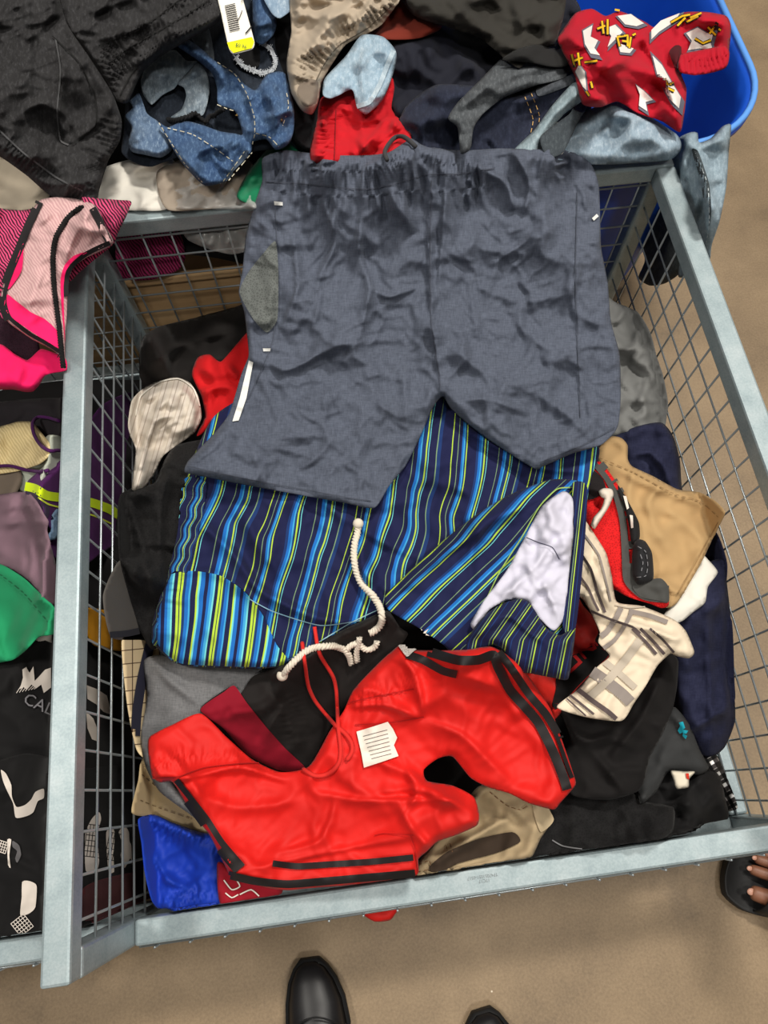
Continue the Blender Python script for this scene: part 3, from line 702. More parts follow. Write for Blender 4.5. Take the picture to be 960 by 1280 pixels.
rs = np.random.RandomState(3); fr = []
for k in range(150):
    a = catmull([(295, 74), (303, 84), (316, 90), (328, 94), (341, 90), (345, 80), (339, 64), (328, 57)], 1.2, False); p = a[rs.randint(len(a))]; an = rs.rand()*6.28
    q = p+np.array([math.cos(an), math.sin(an)])*rs.uniform(2.5, 5.5); A = g.at([p[0]], [p[1]], .010)[0]; B = g.at([q[0]], [q[1]], .012)[0]; fr.append((tuple(A), tuple(B)))
_f = wires('frayed_threads', fr, .0005, plain((196, 200, 206), .9), g.o); _f['kind'] = 'stuff'
cord('drawstring', [(165, 102), (174, 122), (192, 142), (212, 152), (236, 146), (258, 148), (284, 154)], .0045, fabric((18, 18, 20)), g.o, None, strands=3, lift=.002)
# denim at the very top
g = Cloth('denim_shorts', [(325, -20), (380, -20), (371, 6), (350, 22), (338, 14)], JEAN((120, 144, 168), (180, 194, 204)), 'pale denim hem at the top edge right of the price tag', 'shorts', wa=0.020, lift=.01)
# stone shorts
g = Cloth('stone_shorts', [(371, -30), (510, -30), (498, 2), (478, 30), (452, 46), (432, 56), (414, 82), (402, 104), (398, 128), (390, 143), (377, 138), (364, 116), (358, 80), (364, 40)],
          fabric((168, 154, 136)), 'stone-beige elastic-waist shorts hanging above the red shorts', 'shorts', wk=0, ws=.4, wa=0.041, step=1.9, zc=[(420, 40, .65), (385, 120, .6)],
          gathers=[([(376, 100), (392, 74), (420, 48), (460, 24), (490, 0)], 16, 7, .008)], creases=[([(420, 0), (400, 40), (380, 70)], 10, .014, 'left')])
g.band('waistband_seam', [(388, 118), (404, 84), (424, 58), (460, 36), (492, 6)], 1.2, fabric((104, 92, 78)), .0018)
g.patch('inner_lining', [(372, 112), (384, 100), (398, 104), (396, 128), (388, 138), (378, 132)], fabric((120, 108, 96)), .003)
# red shorts and pale denim cuff
g = Cloth('red_shorts', [(392, 206), (396, 150), (402, 122), (440, 108), (486, 92), (493, 110), (490, 137), (514, 168), (505, 208)], fabric((186, 14, 28)), 'crimson elastic-waist shorts behind the drawstring of the grey shorts', 'shorts', wk=0, ws=.32, wa=0.032, step=1.9, zc=[(450, 160, .595)],
          gathers=[([(410, 140), (406, 200)], 14, 5, .006)], creases=[([(450, 130), (455, 190)], 7, .012, 'ridge'), ([(490, 140), (470, 165), (450, 190)], 7, .012, 'left')])
g.band('waistband_seam', [(420, 138), (418, 200)], 1.2, fabric((120, 6, 16)), .0015)
g = Cloth('denim_shorts', [(452, 44), (479, 46), (495, 64), (494, 84), (479, 124), (458, 143), (446, 134), (440, 112), (416, 122), (404, 118), (406, 98), (432, 70)], JEAN((134, 158, 176), (184, 198, 208)), 'pale blue denim leg hanging over the crimson shorts', 'shorts', wk=0, ws=.3, wa=0.030, lift=.006,
          creases=[([(455, 60), (452, 100), (462, 135)], 7, .012, 'left')])
g.band('hem', [(446, 134), (462, 128), (474, 108), (486, 78), (492, 64)], 6, JEAN((160, 178, 190), (200, 210, 216)), .002)
# black denim shorts (top) and black cargo (left)
BD1 = fabric((32, 31, 32), 'denim', .9, .2, (66, 66, 68))
g = Cloth('black_shorts', [(62, -40), (300, -40), (290, 4), (270, 30), (232, 52), (196, 74), (176, 94), (160, 128), (146, 126), (134, 104), (112, 78), (88, 48), (72, 10)], BD1, 'washed black denim shorts with elastic waist under the price tag at the top', 'shorts', wk=0, ws=.5, wa=0.041, step=1.9, zc=[(180, 20, .66), (150, 110, .62)],
          gathers=[([(140, 112), (152, 88), (190, 60), (240, 34), (280, 10)], 8, 6, .007), ([(132, 98), (145, 74), (182, 46), (230, 20), (270, -4)], 8, 6, .007), ([(124, 84), (136, 60), (172, 34), (218, 8), (250, -10)], 7, 6, .006)], creases=[([(80, 20), (110, 60), (140, 100)], 8, .01, 'ridge')])
for l in ([(124, 58), (160, 44), (200, 20), (230, -4)], [(150, 120), (170, 86), (214, 58), (270, 26)], [(138, 78), (180, 50), (236, 18), (262, 0)]): g.band('seam', l, 1.4, fabric((20, 20, 20)), .0018)
g = Cloth('black_cargo_shorts', [(-40, -40), (56, -40), (84, 30), (112, 72), (140, 116), (152, 150), (150, 176), (136, 200), (124, 238), (119, 264), (96, 258), (62, 244), (34, 220), (0, 196), (-40, 180)], BD1, 'washed black cargo shorts hanging at the left over the pink shorts', 'shorts', wk=0, ws=.5, wa=0.041, step=1.9, zc=[(40, 60, .68), (100, 230, .62)],
          gathers=[([(148, 150), (136, 190), (112, 236)], 20, 6, .006), ([(0, 176), (50, 214), (110, 250)], 10, 6, .004)], creases=[([(72, 50), (78, 90), (74, 140), (86, 180)], 8, .014, 'left')])
g.band('pocket_seam', [(70, 50), (76, 90), (72, 140), (76, 176), (86, 182)], 2, fabric((78, 78, 80)), .002)
g.band('pocket_seam', [(0, 164), (30, 192), (70, 222), (104, 240)], 2, fabric((74, 74, 76)), .002)
g.band('pocket_seam', [(66, 46), (100, 80), (118, 120), (120, 158), (90, 182)], 1.5, fabric((18, 18, 18)), .002)
# price tags
def price_tag(poly, surf_z, lbl, barcode, sticker=None, pink=None, string=None):
    c = Cloth('price_tag', poly, plain((236, 232, 222), .6), lbl, 'price tag', wa=.0, lift=.006, edge=2, zfun=lambda u, v: np.full(np.shape(u), surf_z), off=.0, thick=.0008, over=True, step=2.5)
    for q in barcode: c.patch('print', q, plain((40, 38, 40), .6), .0012, 3, False)
    if sticker: c.patch('sticker', sticker, plain((232, 232, 20), .5), .0014, 3, False)
    return c
c = price_tag([(268, -30), (298, -34), (304, 0), (318, 52), (315, 61), (292, 67), (286, 60), (277, 20)], .685, 'white price tag with a yellow sticker over the ripped jeans',
              [[(281+i*2.1*.24+dx, 8+i*2.6), (294+i*2.1*.24, 4.8+i*2.6), (294+i*.5, 6.0+i*2.6), (281+i*.5+dx, 9.2+i*2.6)] for i in range(13) for dx in (0,)], [(284, 54), (315, 47), (318, 53), (315, 61), (292, 67), (287, 62)])
c.text('$0.96', (294, 59.5), .22, 6.5, plain((60, 90, 60), .6), .002)
c.text('MENS', (304, 5), -1.32, 4, plain((30, 30, 30), .6), .002)
c.band('pen_stroke', [(293, 28), (299, 24), (303, 14)], 1., plain((60, 50, 50), .6), .002); c.band('pen_stroke', [(307, 43), (313, 36), (318, 29)], 1.6, plain((24, 24, 26), .6), .002)
c = price_tag([(664, 190), (690, 153), (705, 160), (703, 192)], .62, 'white price tag lying between the pale jeans above the grey shorts',
              [[(676+i*2.2, 172+i*1.0), (678+i*2.2, 173+i*1.0), (674+i*2.2, 183+i*.8), (672+i*2.2, 182+i*.8)] for i in range(9)])
for p in ((680, 172), (684, 168), (689, 166), (683, 178)): c.patch('print', [(p[0]-2, p[1]), (p[0], p[1]-3), (p[0]+2.5, p[1]), (p[0], p[1]+2.5)], plain((206, 60, 140), .6), .002, 2, False)

# jeans over the corner: from the tub, over the outside of the corner post
def side_plane(u, v, X=BW+.03, sl=.22, zt=.565):
    d = ray(u, v); # plane x = X + sl*(RIM - z)
    t = (X+sl*RIM-CAM[0]-sl*CAM[2])/(d[..., 0]+sl*d[..., 2]); z = CAM[2]+t*d[..., 2]
    return np.minimum(np.where(t > 0, z, zt), zt)
def corner(u, v):
    return side_plane(u, v)
g = Cloth('dark_jeans', [(802, 300), (812, 262), (830, 262), (850, 300), (852, 338), (832, 354), (812, 357), (798, 347), (806, 326)], JEAN((60, 66, 66), (96, 102, 104)), 'dark grey denim leg hanging outside the right grid near the corner', 'jeans', zfun=lambda u, v: corner(u, v)-.012, wk=0, ws=.25, wa=0.027, over=False,
          creases=[([(822, 270), (816, 340)], 6, .012, 'left')])
g = Cloth('jeans', [(812, 196), (834, 184), (852, 170), (864, 165), (872, 166), (874, 178), (888, 173), (903, 158), (914, 156), (911, 190), (908, 233), (900, 275), (890, 305), (886, 326), (868, 340), (848, 346), (852, 300), (838, 262), (824, 226)],
          JEAN((120, 138, 150), (160, 176, 186)), 'faded blue-grey jeans hanging over the outside corner of the bin', 'jeans', zfun=corner, wk=0, ws=.34, wa=0.041, wrot=.4, over=False,
          creases=[([(866, 182), (880, 220), (884, 270), (878, 320)], 7, .03, 'left'), ([(850, 190), (866, 240), (872, 290)], 7, .02, 'ridge'), ([(842, 190), (852, 240), (858, 300)], 8, .015, 'ridge'), ([(870, 182), (890, 178), (906, 166)], 5, .012, 'ridge')])
g.stitches([(868, 190), (884, 232), (886, 280), (880, 316)], (190, 200, 205))
g.patch('painted_fold_shade', [(864, 188), (872, 190), (886, 232), (888, 272), (882, 292), (880, 260), (874, 224)], JEAN((54, 62, 66), (84, 92, 96)), .003)  # darker denim patch, paints the shade inside the long fold

# red printed shorts over the tub
RP = fabric((172, 8, 34))
g = Cloth('printed_shorts', [(697, 50), (706, 33), (720, 16), (740, 11), (757, 20), (775, 14), (806, 27), (818, 34), (834, 22), (858, 15), (884, 15), (908, 20), (914, 34), (912, 58), (908, 84), (892, 90), (868, 94), (850, 88), (858, 110), (856, 138), (850, 165), (828, 152), (797, 140), (772, 127), (750, 134), (728, 130), (719, 97), (709, 76)],
          RP, 'red boxer shorts with yellow lettering and white splashes in the blue tub', 'shorts', wk=0, ws=.4, wa=0.047, zc=[(740, 60, .6), (800, 70, .58), (880, 50, .57), (840, 140, .55)], edge=12,
          gathers=[([(856, 82), (910, 70)], 12, 5, .005)], creases=[([(800, 40), (815, 70), (835, 110), (850, 150)], 8, .025, 'left'), ([(845, 60), (850, 90)], 8, .02, 'right'), ([(760, 50), (770, 90), (790, 130)], 8, .014, 'ridge')])
WH = fabric((222, 214, 208)); YE = fabric((224, 176, 20)); GY = fabric((96, 96, 110))
for q in ([(730, 42), (740, 36), (738, 48), (746, 52), (742, 60), (748, 68), (738, 66), (732, 56)], [(758, 38), (768, 34), (776, 42), (768, 50), (760, 58), (764, 46)], [(774, 22), (788, 20), (802, 30), (794, 33), (782, 31)], [(773, 56), (790, 62), (786, 67), (776, 66)], [(816, 38), (826, 28), (846, 20), (842, 28), (824, 40), (816, 48)],
          [(860, 44), (872, 38), (882, 44), (890, 40), (886, 54), (888, 62), (874, 60), (862, 62), (866, 52)], [(818, 76), (828, 86), (838, 104), (848, 120), (846, 132), (836, 122), (824, 100)], [(796, 110), (804, 116), (814, 126), (806, 128), (808, 138), (799, 132), (800, 120)], [(724, 84), (730, 92), (732, 112), (728, 108), (720, 92)], [(848, 78), (852, 84), (850, 90), (845, 86)]):
    c0 = np.mean(q, 0); g.patch('print', [tuple(c0+(np.array(p)-c0)*1.45+(1.2, 1.6)) for p in q], GY, .0014, 2.5, False); g.patch('print', [tuple(c0+(np.array(p)-c0)*1.18) for p in q], WH, .0030, 2.5, False)
def strokes(g, L, w, m1, m2, off=.0044):
    for l in L:
        g.band('print', l, w+2.2, m2, off, 2.5, smooth=False); g.band('print', l, w, m1, off+.0009, 2.5, smooth=False)
KB = fabric((20, 18, 18))
strokes(g, [[(746, 38), (756, 34)], [(752, 28), (754, 44)], [(759, 26), (759, 45)], [(771, 48), (774, 60)], [(771, 48), (784, 46), (784, 60)], [(777, 53), (784, 54)], [(790, 46), (794, 44)], [(788, 48), (786, 62)], [(714, 70), (718, 86)], [(717, 78), (728, 74)], [(722, 68), (724, 84)], [(730, 80), (746, 78)],
            [(838, 30), (852, 22), (862, 20)], [(846, 34), (856, 24)], [(856, 30), (872, 22)], [(862, 24), (876, 18)], [(868, 50), (878, 56), (888, 52)], [(884, 36), (894, 46)], [(896, 30), (886, 44)], [(892, 34), (900, 40)], [(830, 100), (834, 108), (842, 106)], [(834, 112), (842, 116)], [(768, 14), (774, 15)], [(732, 116), (736, 122)], [(738, 104), (740, 112)]], 2.4, YE, KB)
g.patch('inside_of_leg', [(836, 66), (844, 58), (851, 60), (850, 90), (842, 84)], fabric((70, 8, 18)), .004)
cf = Cloth('elastic_cuff', [(851, 68), (868, 64), (888, 60), (906, 57), (912, 66), (909, 82), (894, 90), (868, 94), (850, 90), (848, 80)], RP, parent=g.o, wa=.004, step=1.8, edge=4, nf=0, lift=.006, gathers=[([(850, 78), (880, 74), (912, 68)], 16, 5, .006)]); cf.o['label'] = 'gathered elastic cuff'
#@END
#@LEFT
SIDE[0] = 'left'
# ------------------------------------------------------------------ left compartment
Cloth('sheet', [(-30, 520), (20, 500), (150, 500), (178, 560), (178, 700), (150, 800), (-30, 720)], fabric((34, 30, 34)), 'dark cloth under the purple and mauve garments of the left bin', 'clothes', wa=.03, wk=2, zc=[(60, 600, .28)])
Cloth('top', [(20, 590), (48, 560), (60, 544), (80, 548), (78, 580), (60, 600), (40, 625), (24, 612)], fabric((178, 184, 170)), 'pale grey-green cloth between the cream garment and the purple one', 'top', wa=.014)
Cloth('shorts', [(-30, 580), (24, 588), (27, 604), (14, 622), (-30, 622)], fabric((112, 100, 88)), 'taupe cloth under the cream garment at the left edge', 'clothes', wa=.016)
g = Cloth('knit_top', [(-40, 540), (0, 533), (22, 527), (39, 527), (48, 536), (60, 552), (61, 568), (48, 580), (24, 588), (0, 592), (-40, 596)], fabric((232, 212, 160), 'hatch', col2=(212, 190, 138)), 'pale yellow textured top at the back of the left bin', 'top', wk=0, ws=.3, wa=.02, nf=3)
PU = fabric((74, 24, 84))
g = Cloth('purple_shorts', [(32, 606), (40, 596), (56, 584), (76, 574), (100, 545), (130, 505), (178, 496), (182, 640), (170, 664), (130, 690), (100, 708), (62, 692), (66, 664), (46, 640), (34, 628)], PU, 'purple shorts with a neon yellow stripe, partly behind the dividing grid', 'shorts', wk=0, ws=.35, wa=.026)
g.band('neon_stripe', [(30, 608), (44, 611), (60, 620), (90, 624), (116, 629), (138, 637), (154, 648)], 11, fabric((206, 232, 20)), .002, label='neon yellow stripe')
g.band('piping', [(48, 622), (62, 631), (90, 638), (118, 645), (142, 656)], 2, fabric((206, 220, 60)), .002)
g.patch('side_panel', [(34, 614), (48, 616), (62, 634), (60, 648), (46, 638), (36, 626)], fabric((52, 40, 62)), .0015)
tag(cord('purple_lace', [(74, 526), (60, 522), (46, 521), (40, 530), (43, 545), (52, 558), (62, 564), (78, 563)], .0032, PU, None, lift=.004), 'purple looped cord lying on the cream top near the rail', 'cord')
tag(cord('purple_lace', [(-12, 584), (12, 582), (30, 587), (46, 591), (60, 588)], .0032, PU, None, lift=.004), 'purple cord running along the lower edge of the cream top', 'cord')
Cloth('jeans', [(62, 652), (72, 636), (76, 648), (72, 672), (62, 674)], JEAN((92, 120, 150), (140, 160, 180)), 'small bit of blue denim beside the rail under the purple shorts', 'jeans', wa=.008)
g = Cloth('mauve_top', [(-40, 622), (0, 618), (20, 615), (36, 616), (46, 628), (54, 642), (61, 652), (58, 664), (66, 690), (78, 740), (68, 756), (50, 748), (34, 728), (10, 712), (-40, 704)], fabric((124, 98, 110)), 'dusty mauve top lying above the green garment', 'top', wk=0, ws=.4, wa=.024,
          creases=[([(0, 655), (30, 650), (56, 654)], 7, .014, 'right'), ([(34, 672), (40, 700), (34, 730)], 6, .018, 'left'), ([(0, 640), (20, 632), (40, 640)], 6, .01, 'ridge')])
G1 = fabric((15, 14, 15))
PW = fabric((222, 212, 202))
g = Cloth('black_shirt', [(-40, 790), (10, 812), (40, 800), (54, 788), (72, 780), (150, 796), (176, 850), (182, 960), (150, 1000), (60, 990), (-40, 980)], G1, 'black printed shirt below the green garment', 'shirt', wk=0, ws=.4, wa=.022, zc=[(60, 900, .31)])
def z5(P): return [(x/2.4615, 760+y/2.4615) for x, y in P]
for q in ([(62, 250), (72, 215), (70, 190), (82, 182), (92, 200), (104, 180), (108, 225), (124, 208), (140, 190), (158, 184), (158, 245), (136, 262), (128, 236), (112, 248), (98, 236), (84, 252), (74, 244)], [(105, 95), (130, 82), (160, 80), (160, 108), (140, 100), (120, 104)],
          [(268, 238), (300, 250), (330, 270), (345, 330), (320, 320), (296, 296), (270, 280)], [(266, 318), (288, 340), (304, 380), (304, 412), (284, 404), (270, 370)]):
    g.patch('print', z5(q), PW, .0016, 3, False)
g.text('CAL', z5([(70, 292)])[0], .42, 21, fabric((120, 118, 122)), .0018)
for k in range(7): g.band('print', z5([(52+k*9, 262-k*2), (66+k*9, 240)]), .8, PW, .0018, 4, smooth=False)
g = Cloth('graphic_tee', [(-40, 962), (0, 950), (30, 942), (60, 946), (110, 960), (186, 960), (196, 1060), (186, 1150), (120, 1170), (50, 1168), (-40, 1176)], G1, 'black tee with white cartoon-like blotches and net print in the front of the left bin', 'shirt', wk=0, ws=.4, wa=.024, zc=[(60, 1040, .3), (60, 1150, .27)])
for q in ([(4, 498), (20, 510), (36, 545), (38, 580), (52, 612), (78, 606), (98, 588), (110, 566), (136, 556), (136, 585), (118, 594), (104, 628), (84, 640), (50, 645), (42, 602), (22, 560), (10, 530)], [(70, 842), (92, 840), (114, 854), (110, 920), (90, 940), (64, 944), (68, 890)],
          [(24, 712), (36, 712), (30, 760), (34, 800), (26, 790)], [(264, 690), (284, 648), (306, 628), (312, 650), (300, 700), (306, 780), (296, 812), (266, 810), (262, 750)], [(328, 690), (342, 672), (354, 690), (350, 760), (352, 812), (336, 812), (330, 760)], [(366, 690), (384, 670), (398, 690), (400, 720), (420, 748), (428, 790), (410, 800), (402, 770), (384, 800), (372, 760), (380, 730)]):
    g.patch('print', z5(q), PW, .0016, 3)
GP = fabric((92, 90, 92)); g.patch('print', z5([(40, 716), (60, 730), (66, 760), (54, 784), (48, 770), (54, 748), (40, 735)]), GP, .0016, 3)
def net(g, x0, y0, w, h, n, an, mat):
    c, s = math.cos(an), math.sin(an)
    for k in range(n+1):
        for A, B in (((k/n*w, 0), (k/n*w, h)), ((0, k/n*h), (w, k/n*h))):
            g.band('print', [(x0+p*c-q*s, y0+p*s+q*c) for p, q in (A, B)], .9, mat, .0028, 5, smooth=False)
net(g, 30, 1142, 20, 20, 5, .7+.2, PW); net(g, 0, 1050, 12, 14, 4, .3, PW); net(g, 110, 1030, 24, 40, 6, .12, G1); net(g, 138, 1040, 16, 34, 5, .2, G1)
Cloth('maroon_cloth', [(104, 1112), (140, 1096), (190, 1090), (200, 1130), (150, 1160), (104, 1166)], fabric((70, 26, 30)), 'dark maroon cloth low behind the dividing grid near the front', 'clothes', wa=.02)
Cloth('shirt', [(100, 760), (162, 772), (164, 812), (118, 806)], fabric((232, 160, 18)), 'bright yellow cloth seen through the dividing grid', 'clothes', wa=.012, lift=.01)
g = Cloth('green_shirt', [(-40, 702), (0, 705), (26, 720), (50, 742), (70, 762), (84, 785), (72, 792), (48, 796), (30, 814), (12, 826), (-40, 824)], fabric((28, 140, 92)), 'bright green jersey shirt at the left edge of the left bin', 'shirt', wk=0, ws=.45, wa=.012, nf=2, creases=[([(0, 712), (36, 744), (66, 784)], 4, .006, 'ridge')])
g.stitches([(0, 718), (30, 742), (60, 778)], (18, 100, 64))
# pink shorts over the corner post
SIDE[0] = 'none'
Cloth('magenta_shorts', [(-40, 262), (10, 262), (34, 262), (90, 246), (124, 248), (150, 250), (164, 252), (158, 270), (148, 290), (141, 306), (100, 340), (40, 400), (0, 420), (-40, 420)], fabric((56, 14, 34), 'hatch', col2=(206, 74, 118)), 'magenta zigzag-patterned shorts underneath the pale pink pair', 'shorts', wk=0, ws=.4, wa=.02,
      zc=[(0, 260, .6), (100, 260, .585), (0, 400, .5), (160, 260, .58)])
Cloth('dark_shorts', [(-40, 380), (0, 396), (22, 412), (46, 424), (50, 440), (44, 456), (14, 446), (-40, 440)], fabric((40, 14, 30), 'mesh'), 'black and magenta mesh shorts under the black trim of the pink pair', 'shorts', wa=.02, zc=[(20, 420, .47)])
g = Cloth('hot_pink_shorts', [(-40, 432), (0, 430), (18, 442), (34, 450), (46, 440), (52, 436), (66, 440), (82, 448), (83, 462), (66, 466), (56, 470), (50, 480), (42, 489), (32, 490), (16, 487), (-40, 484)], fabric((236, 20, 96)), 'hot pink shorts below the black trim at the left edge', 'shorts', wk=0, ws=.3, wa=.022, zc=[(20, 460, .44)])
PKc = (206, 170, 168)
g = Cloth('pink_shorts', [(50, 250), (80, 246), (118, 256), (132, 282), (142, 303), (126, 314), (108, 322), (92, 334), (86, 350), (84, 384), (82, 420), (81, 462), (74, 444), (60, 434), (40, 424), (14, 406), (2, 392), (1, 370), (6, 346), (16, 318), (26, 296), (38, 268)],
          fabric(PKc, 'hatch', col2=(186, 146, 148)), 'pale pink mesh running shorts with black trim hanging over the corner of the rails', 'shorts', wk=0, ws=.4, wa=.022, edge=6,
          zc=[(100, 290, .6), (70, 270, .6), (60, 400, .5), (100, 330, .59), (20, 380, .5)], step=2.4, nf=3, lift=.01)
def z4(P): return [(x/4.569, 240+y/4.569) for x, y in P]
HP = fabric((240, 24, 100))
g.patch('hot_pink_panel', z4([(136, 296), (134, 380), (128, 440), (108, 486), (60, 552), (46, 560), (60, 500), (90, 410), (112, 350)]), HP, .0013, label='hot pink panel')
g.patch('hot_pink_panel', z4([(44, 588), (90, 622), (180, 690), (260, 730), (330, 800), (344, 900), (290, 870), (180, 800), (90, 736), (50, 700), (26, 650)]), HP, .0013, label='hot pink panel')
g.patch('hot_pink_panel', z4([(500, 350), (450, 376), (400, 420), (372, 480), (366, 600), (368, 700), (374, 860), (352, 640), (348, 500), (372, 420), (420, 370), (470, 350)]), HP, .0013, label='hot pink panel')
TR = fabric((30, 28, 30))
g.band('black_trim', z4([(228, 60), (170, 180), (110, 330), (60, 450), (22, 560), (18, 640), (50, 730), (160, 820), (250, 870), (345, 930)]), 10, TR, .002, label='black binding')
g.band('black_trim', z4([(530, 96), (570, 170), (600, 240), (625, 292)]), 9, TR, .002, label='black binding')
g.band('black_trim', z4([(630, 296), (560, 325), (490, 362), (430, 410), (392, 462), (380, 540), (381, 620)]), 6, TR, .0025, label='black binding')
cord('drawstring', z4([(470, 96), (420, 125), (380, 170), (345, 225), (325, 262), (312, 320), (306, 400), (312, 520), (322, 620), (340, 760), (352, 880), (366, 1010)]), .0042, fabric((16, 15, 16)), g.o, g, strands=3, lift=.003, pitch=.013)
#@RIGHT
SIDE[0] = 'right'
# ------------------------------------------------------------------ right compartment: around the edges
def z6(P): return [(640+x/3, 360+y/3) for x, y in P]
def z7(P): return [(640+x/3, 700+y/3) for x, y in P]
def z7b(P): return [(640+x/6, 700+y/6) for x, y in P]
def z3b(P): return [(160+x/1.655, 760+y/1.655) for x, y in P]
def z5b(P): return [(280+x/3.4286, 640+y/3.4286) for x, y in P]
def z2b(P): return [(160+x/1.6, 480+y/1.6) for x, y in P]
def z1b(P): return [(220+x/1.655, 160+y/1.655) for x, y in P]
BK = fabric((17, 16, 17)); BKM = fabric((17, 16, 17), 'mesh')
g = Cloth('black_shorts', [(174, 440), (180, 420), (200, 408), (240, 398), (270, 390), (345, 380), (352, 520), (300, 545), (240, 530), (186, 492), (175, 470)], fabric((30, 27, 26)), 'black shorts in the back left corner of the right bin', 'shorts', wk=0, ws=.45, wa=.04, zc=[(200, 440, .22), (320, 420, .3)],
          creases=[([(186, 460), (230, 430), (300, 412)], 9, .018, 'left')])
g = Cloth('red_cloth', [(240, 468), (247, 447), (262, 443), (276, 452), (296, 430), (312, 414), (330, 430), (326, 500), (296, 522), (268, 532), (246, 545), (256, 520), (252, 496)], fabric((196, 16, 22)), 'red shorts bunched beside the white stripe of the grey shorts', 'shorts', wk=0, ws=.26, wa=.03, zc=[(270, 480, .33)],
          creases=[([(280, 456), (292, 470), (300, 474)], 5, .02, 'left'), ([(250, 488), (280, 482), (300, 486)], 6, .016, 'right'), ([(262, 520), (264, 500), (256, 482)], 5, .015, 'left')])
g = Cloth('grey_shorts', [(740, 364), (770, 378), (796, 390), (812, 416), (820, 446), (828, 470), (834, 504), (830, 534), (800, 542), (758, 556), (690, 540), (684, 420)], fabric((118, 119, 118)), 'crumpled light grey shorts behind the right edge of the slate shorts', 'shorts', wk=0, ws=.26, wa=.045, zc=[(800, 450, .33)], wa2=.5,
          creases=[([(770, 470), (800, 500), (830, 500)], 8, .018, 'left')])
NV = fabric((27, 30, 56), 'heather')
g = Cloth('navy_shorts', [(742, 566), (788, 536), (826, 528), (842, 546), (850, 576), (853, 612), (868, 636), (896, 668), (908, 705), (904, 740), (880, 760), (820, 720), (745, 640)], NV, 'quilted-looking navy shorts above the tan leg at the right', 'shorts', wk=0, ws=.35, wa=.03, zc=[(820, 570, .33), (890, 690, .3)],
          creases=[([(782, 572), (812, 566), (832, 590), (840, 625)], 8, .02, 'left')])
g = Cloth('navy_trousers', [(836, 760), (850, 735), (880, 706), (903, 700), (910, 740), (915, 790), (917, 850), (919, 900), (906, 934), (886, 949), (868, 938), (846, 905), (838, 850), (832, 800)], NV, 'long navy trouser leg lying along the right grid', 'trousers', wk=0, ws=.4, wa=.026, zc=[(890, 720, .3), (905, 850, .25), (885, 940, .2)], puff=.03,
          creases=[([(880, 740), (884, 820), (888, 900), (886, 945)], 6, .01, 'left'), ([(900, 740), (906, 830), (904, 900)], 7, .01, 'ridge')])
g = Cloth('plaid_shirt', [(872, 955), (884, 948), (896, 944), (904, 960), (912, 982), (921, 1010), (906, 1014), (890, 1000), (876, 978)], fabric((96, 92, 92), 'check', stops=[(0, (255, 255, 255)), (.2, (70, 66, 66)), (.55, (150, 146, 144)), (.62, (40, 38, 38)), (.9, (230, 228, 225))], period=.16), 'black and white plaid cloth in the front right corner', 'shirt', wa=.02,
          st=lambda u, v: ((u*.5+v*.86)/100, (u*.86-v*.5)/100), zc=[(900, 980, .14)])
g = Cloth('black_trousers', [(738, 1000), (790, 972), (850, 965), (896, 966), (908, 1004), (910, 1024), (884, 1042), (820, 1056), (756, 1066), (730, 1040)], BK, 'black crinkled trousers in the front right corner behind the rail', 'trousers', wk=0, ws=.3, wa=.04, zc=[(800, 1020, .2), (890, 1010, .12)],
          gathers=[([(838, 1000), (845, 1040)], 10, 6, .008)])
g = Cloth('black_shorts', [(655, 1074), (676, 1030), (690, 990), (730, 968), (776, 972), (800, 1000), (842, 1010), (836, 1048), (770, 1066), (700, 1082), (662, 1096)], BKM, 'black mesh shorts along the front rail right of the beige cargo leg', 'shorts', wk=0, ws=.4, wa=.035, zc=[(740, 1020, .26)])
g.band('edge_stitch', z7([(150, 1050), (190, 1072), (262, 1084)]), 1.6, fabric((110, 110, 112)), .0015)
g = Cloth('charcoal_tee', [(796, 962), (806, 920), (830, 890), (844, 884), (862, 906), (874, 936), (886, 960), (874, 968), (850, 966), (834, 966), (820, 990), (800, 1004)], fabric((52, 53, 54)), 'charcoal tee with a small teal emblem beside the navy trousers', 'shirt', wk=0, ws=.35, wa=.022, zc=[(845, 930, .24)])
TL = fabric((20, 150, 170))
for q in ([(624, 610), (640, 606), (648, 630), (636, 640)], [(636, 636), (660, 640), (652, 652), (640, 650)], [(630, 620), (620, 640), (628, 652), (640, 646)], [(640, 650), (656, 660), (650, 672), (638, 660)]): g.patch('emblem', z7(q), TL, .0018, 2, False)
c = Cloth('care_label', z7([(596, 790), (640, 792), (686, 794), (664, 822), (662, 852), (618, 858), (606, 826)]), fabric((224, 214, 194)), 'cream cloth label with a red mark in the dark clothes at the right', 'label', wa=.008, edge=3, lift=.002, step=2)
c.patch('print', z7([(650, 800), (662, 800), (664, 824), (654, 820)]), fabric((200, 50, 30)), .001, 2, False)
g = Cloth('black_sweater', [(690, 880), (712, 884), (740, 896), (776, 900), (792, 872), (812, 840), (830, 820), (840, 817), (848, 826), (846, 860), (840, 890), (826, 922), (812, 948), (806, 976), (796, 990), (760, 1000), (716, 994), (700, 960), (712, 925), (704, 900)], fabric((15, 12, 12)), 'smooth black jersey garment right of the red shorts, biggest of the black ones', 'clothes', wk=2, ws=.6, wa=.025, nf=5, zc=[(770, 930, .35), (835, 830, .36)],
          creases=[([(834, 830), (800, 900), (760, 950)], 12, .016, 'left'), ([(705, 905), (735, 925), (770, 915)], 8, .02, 'right')])
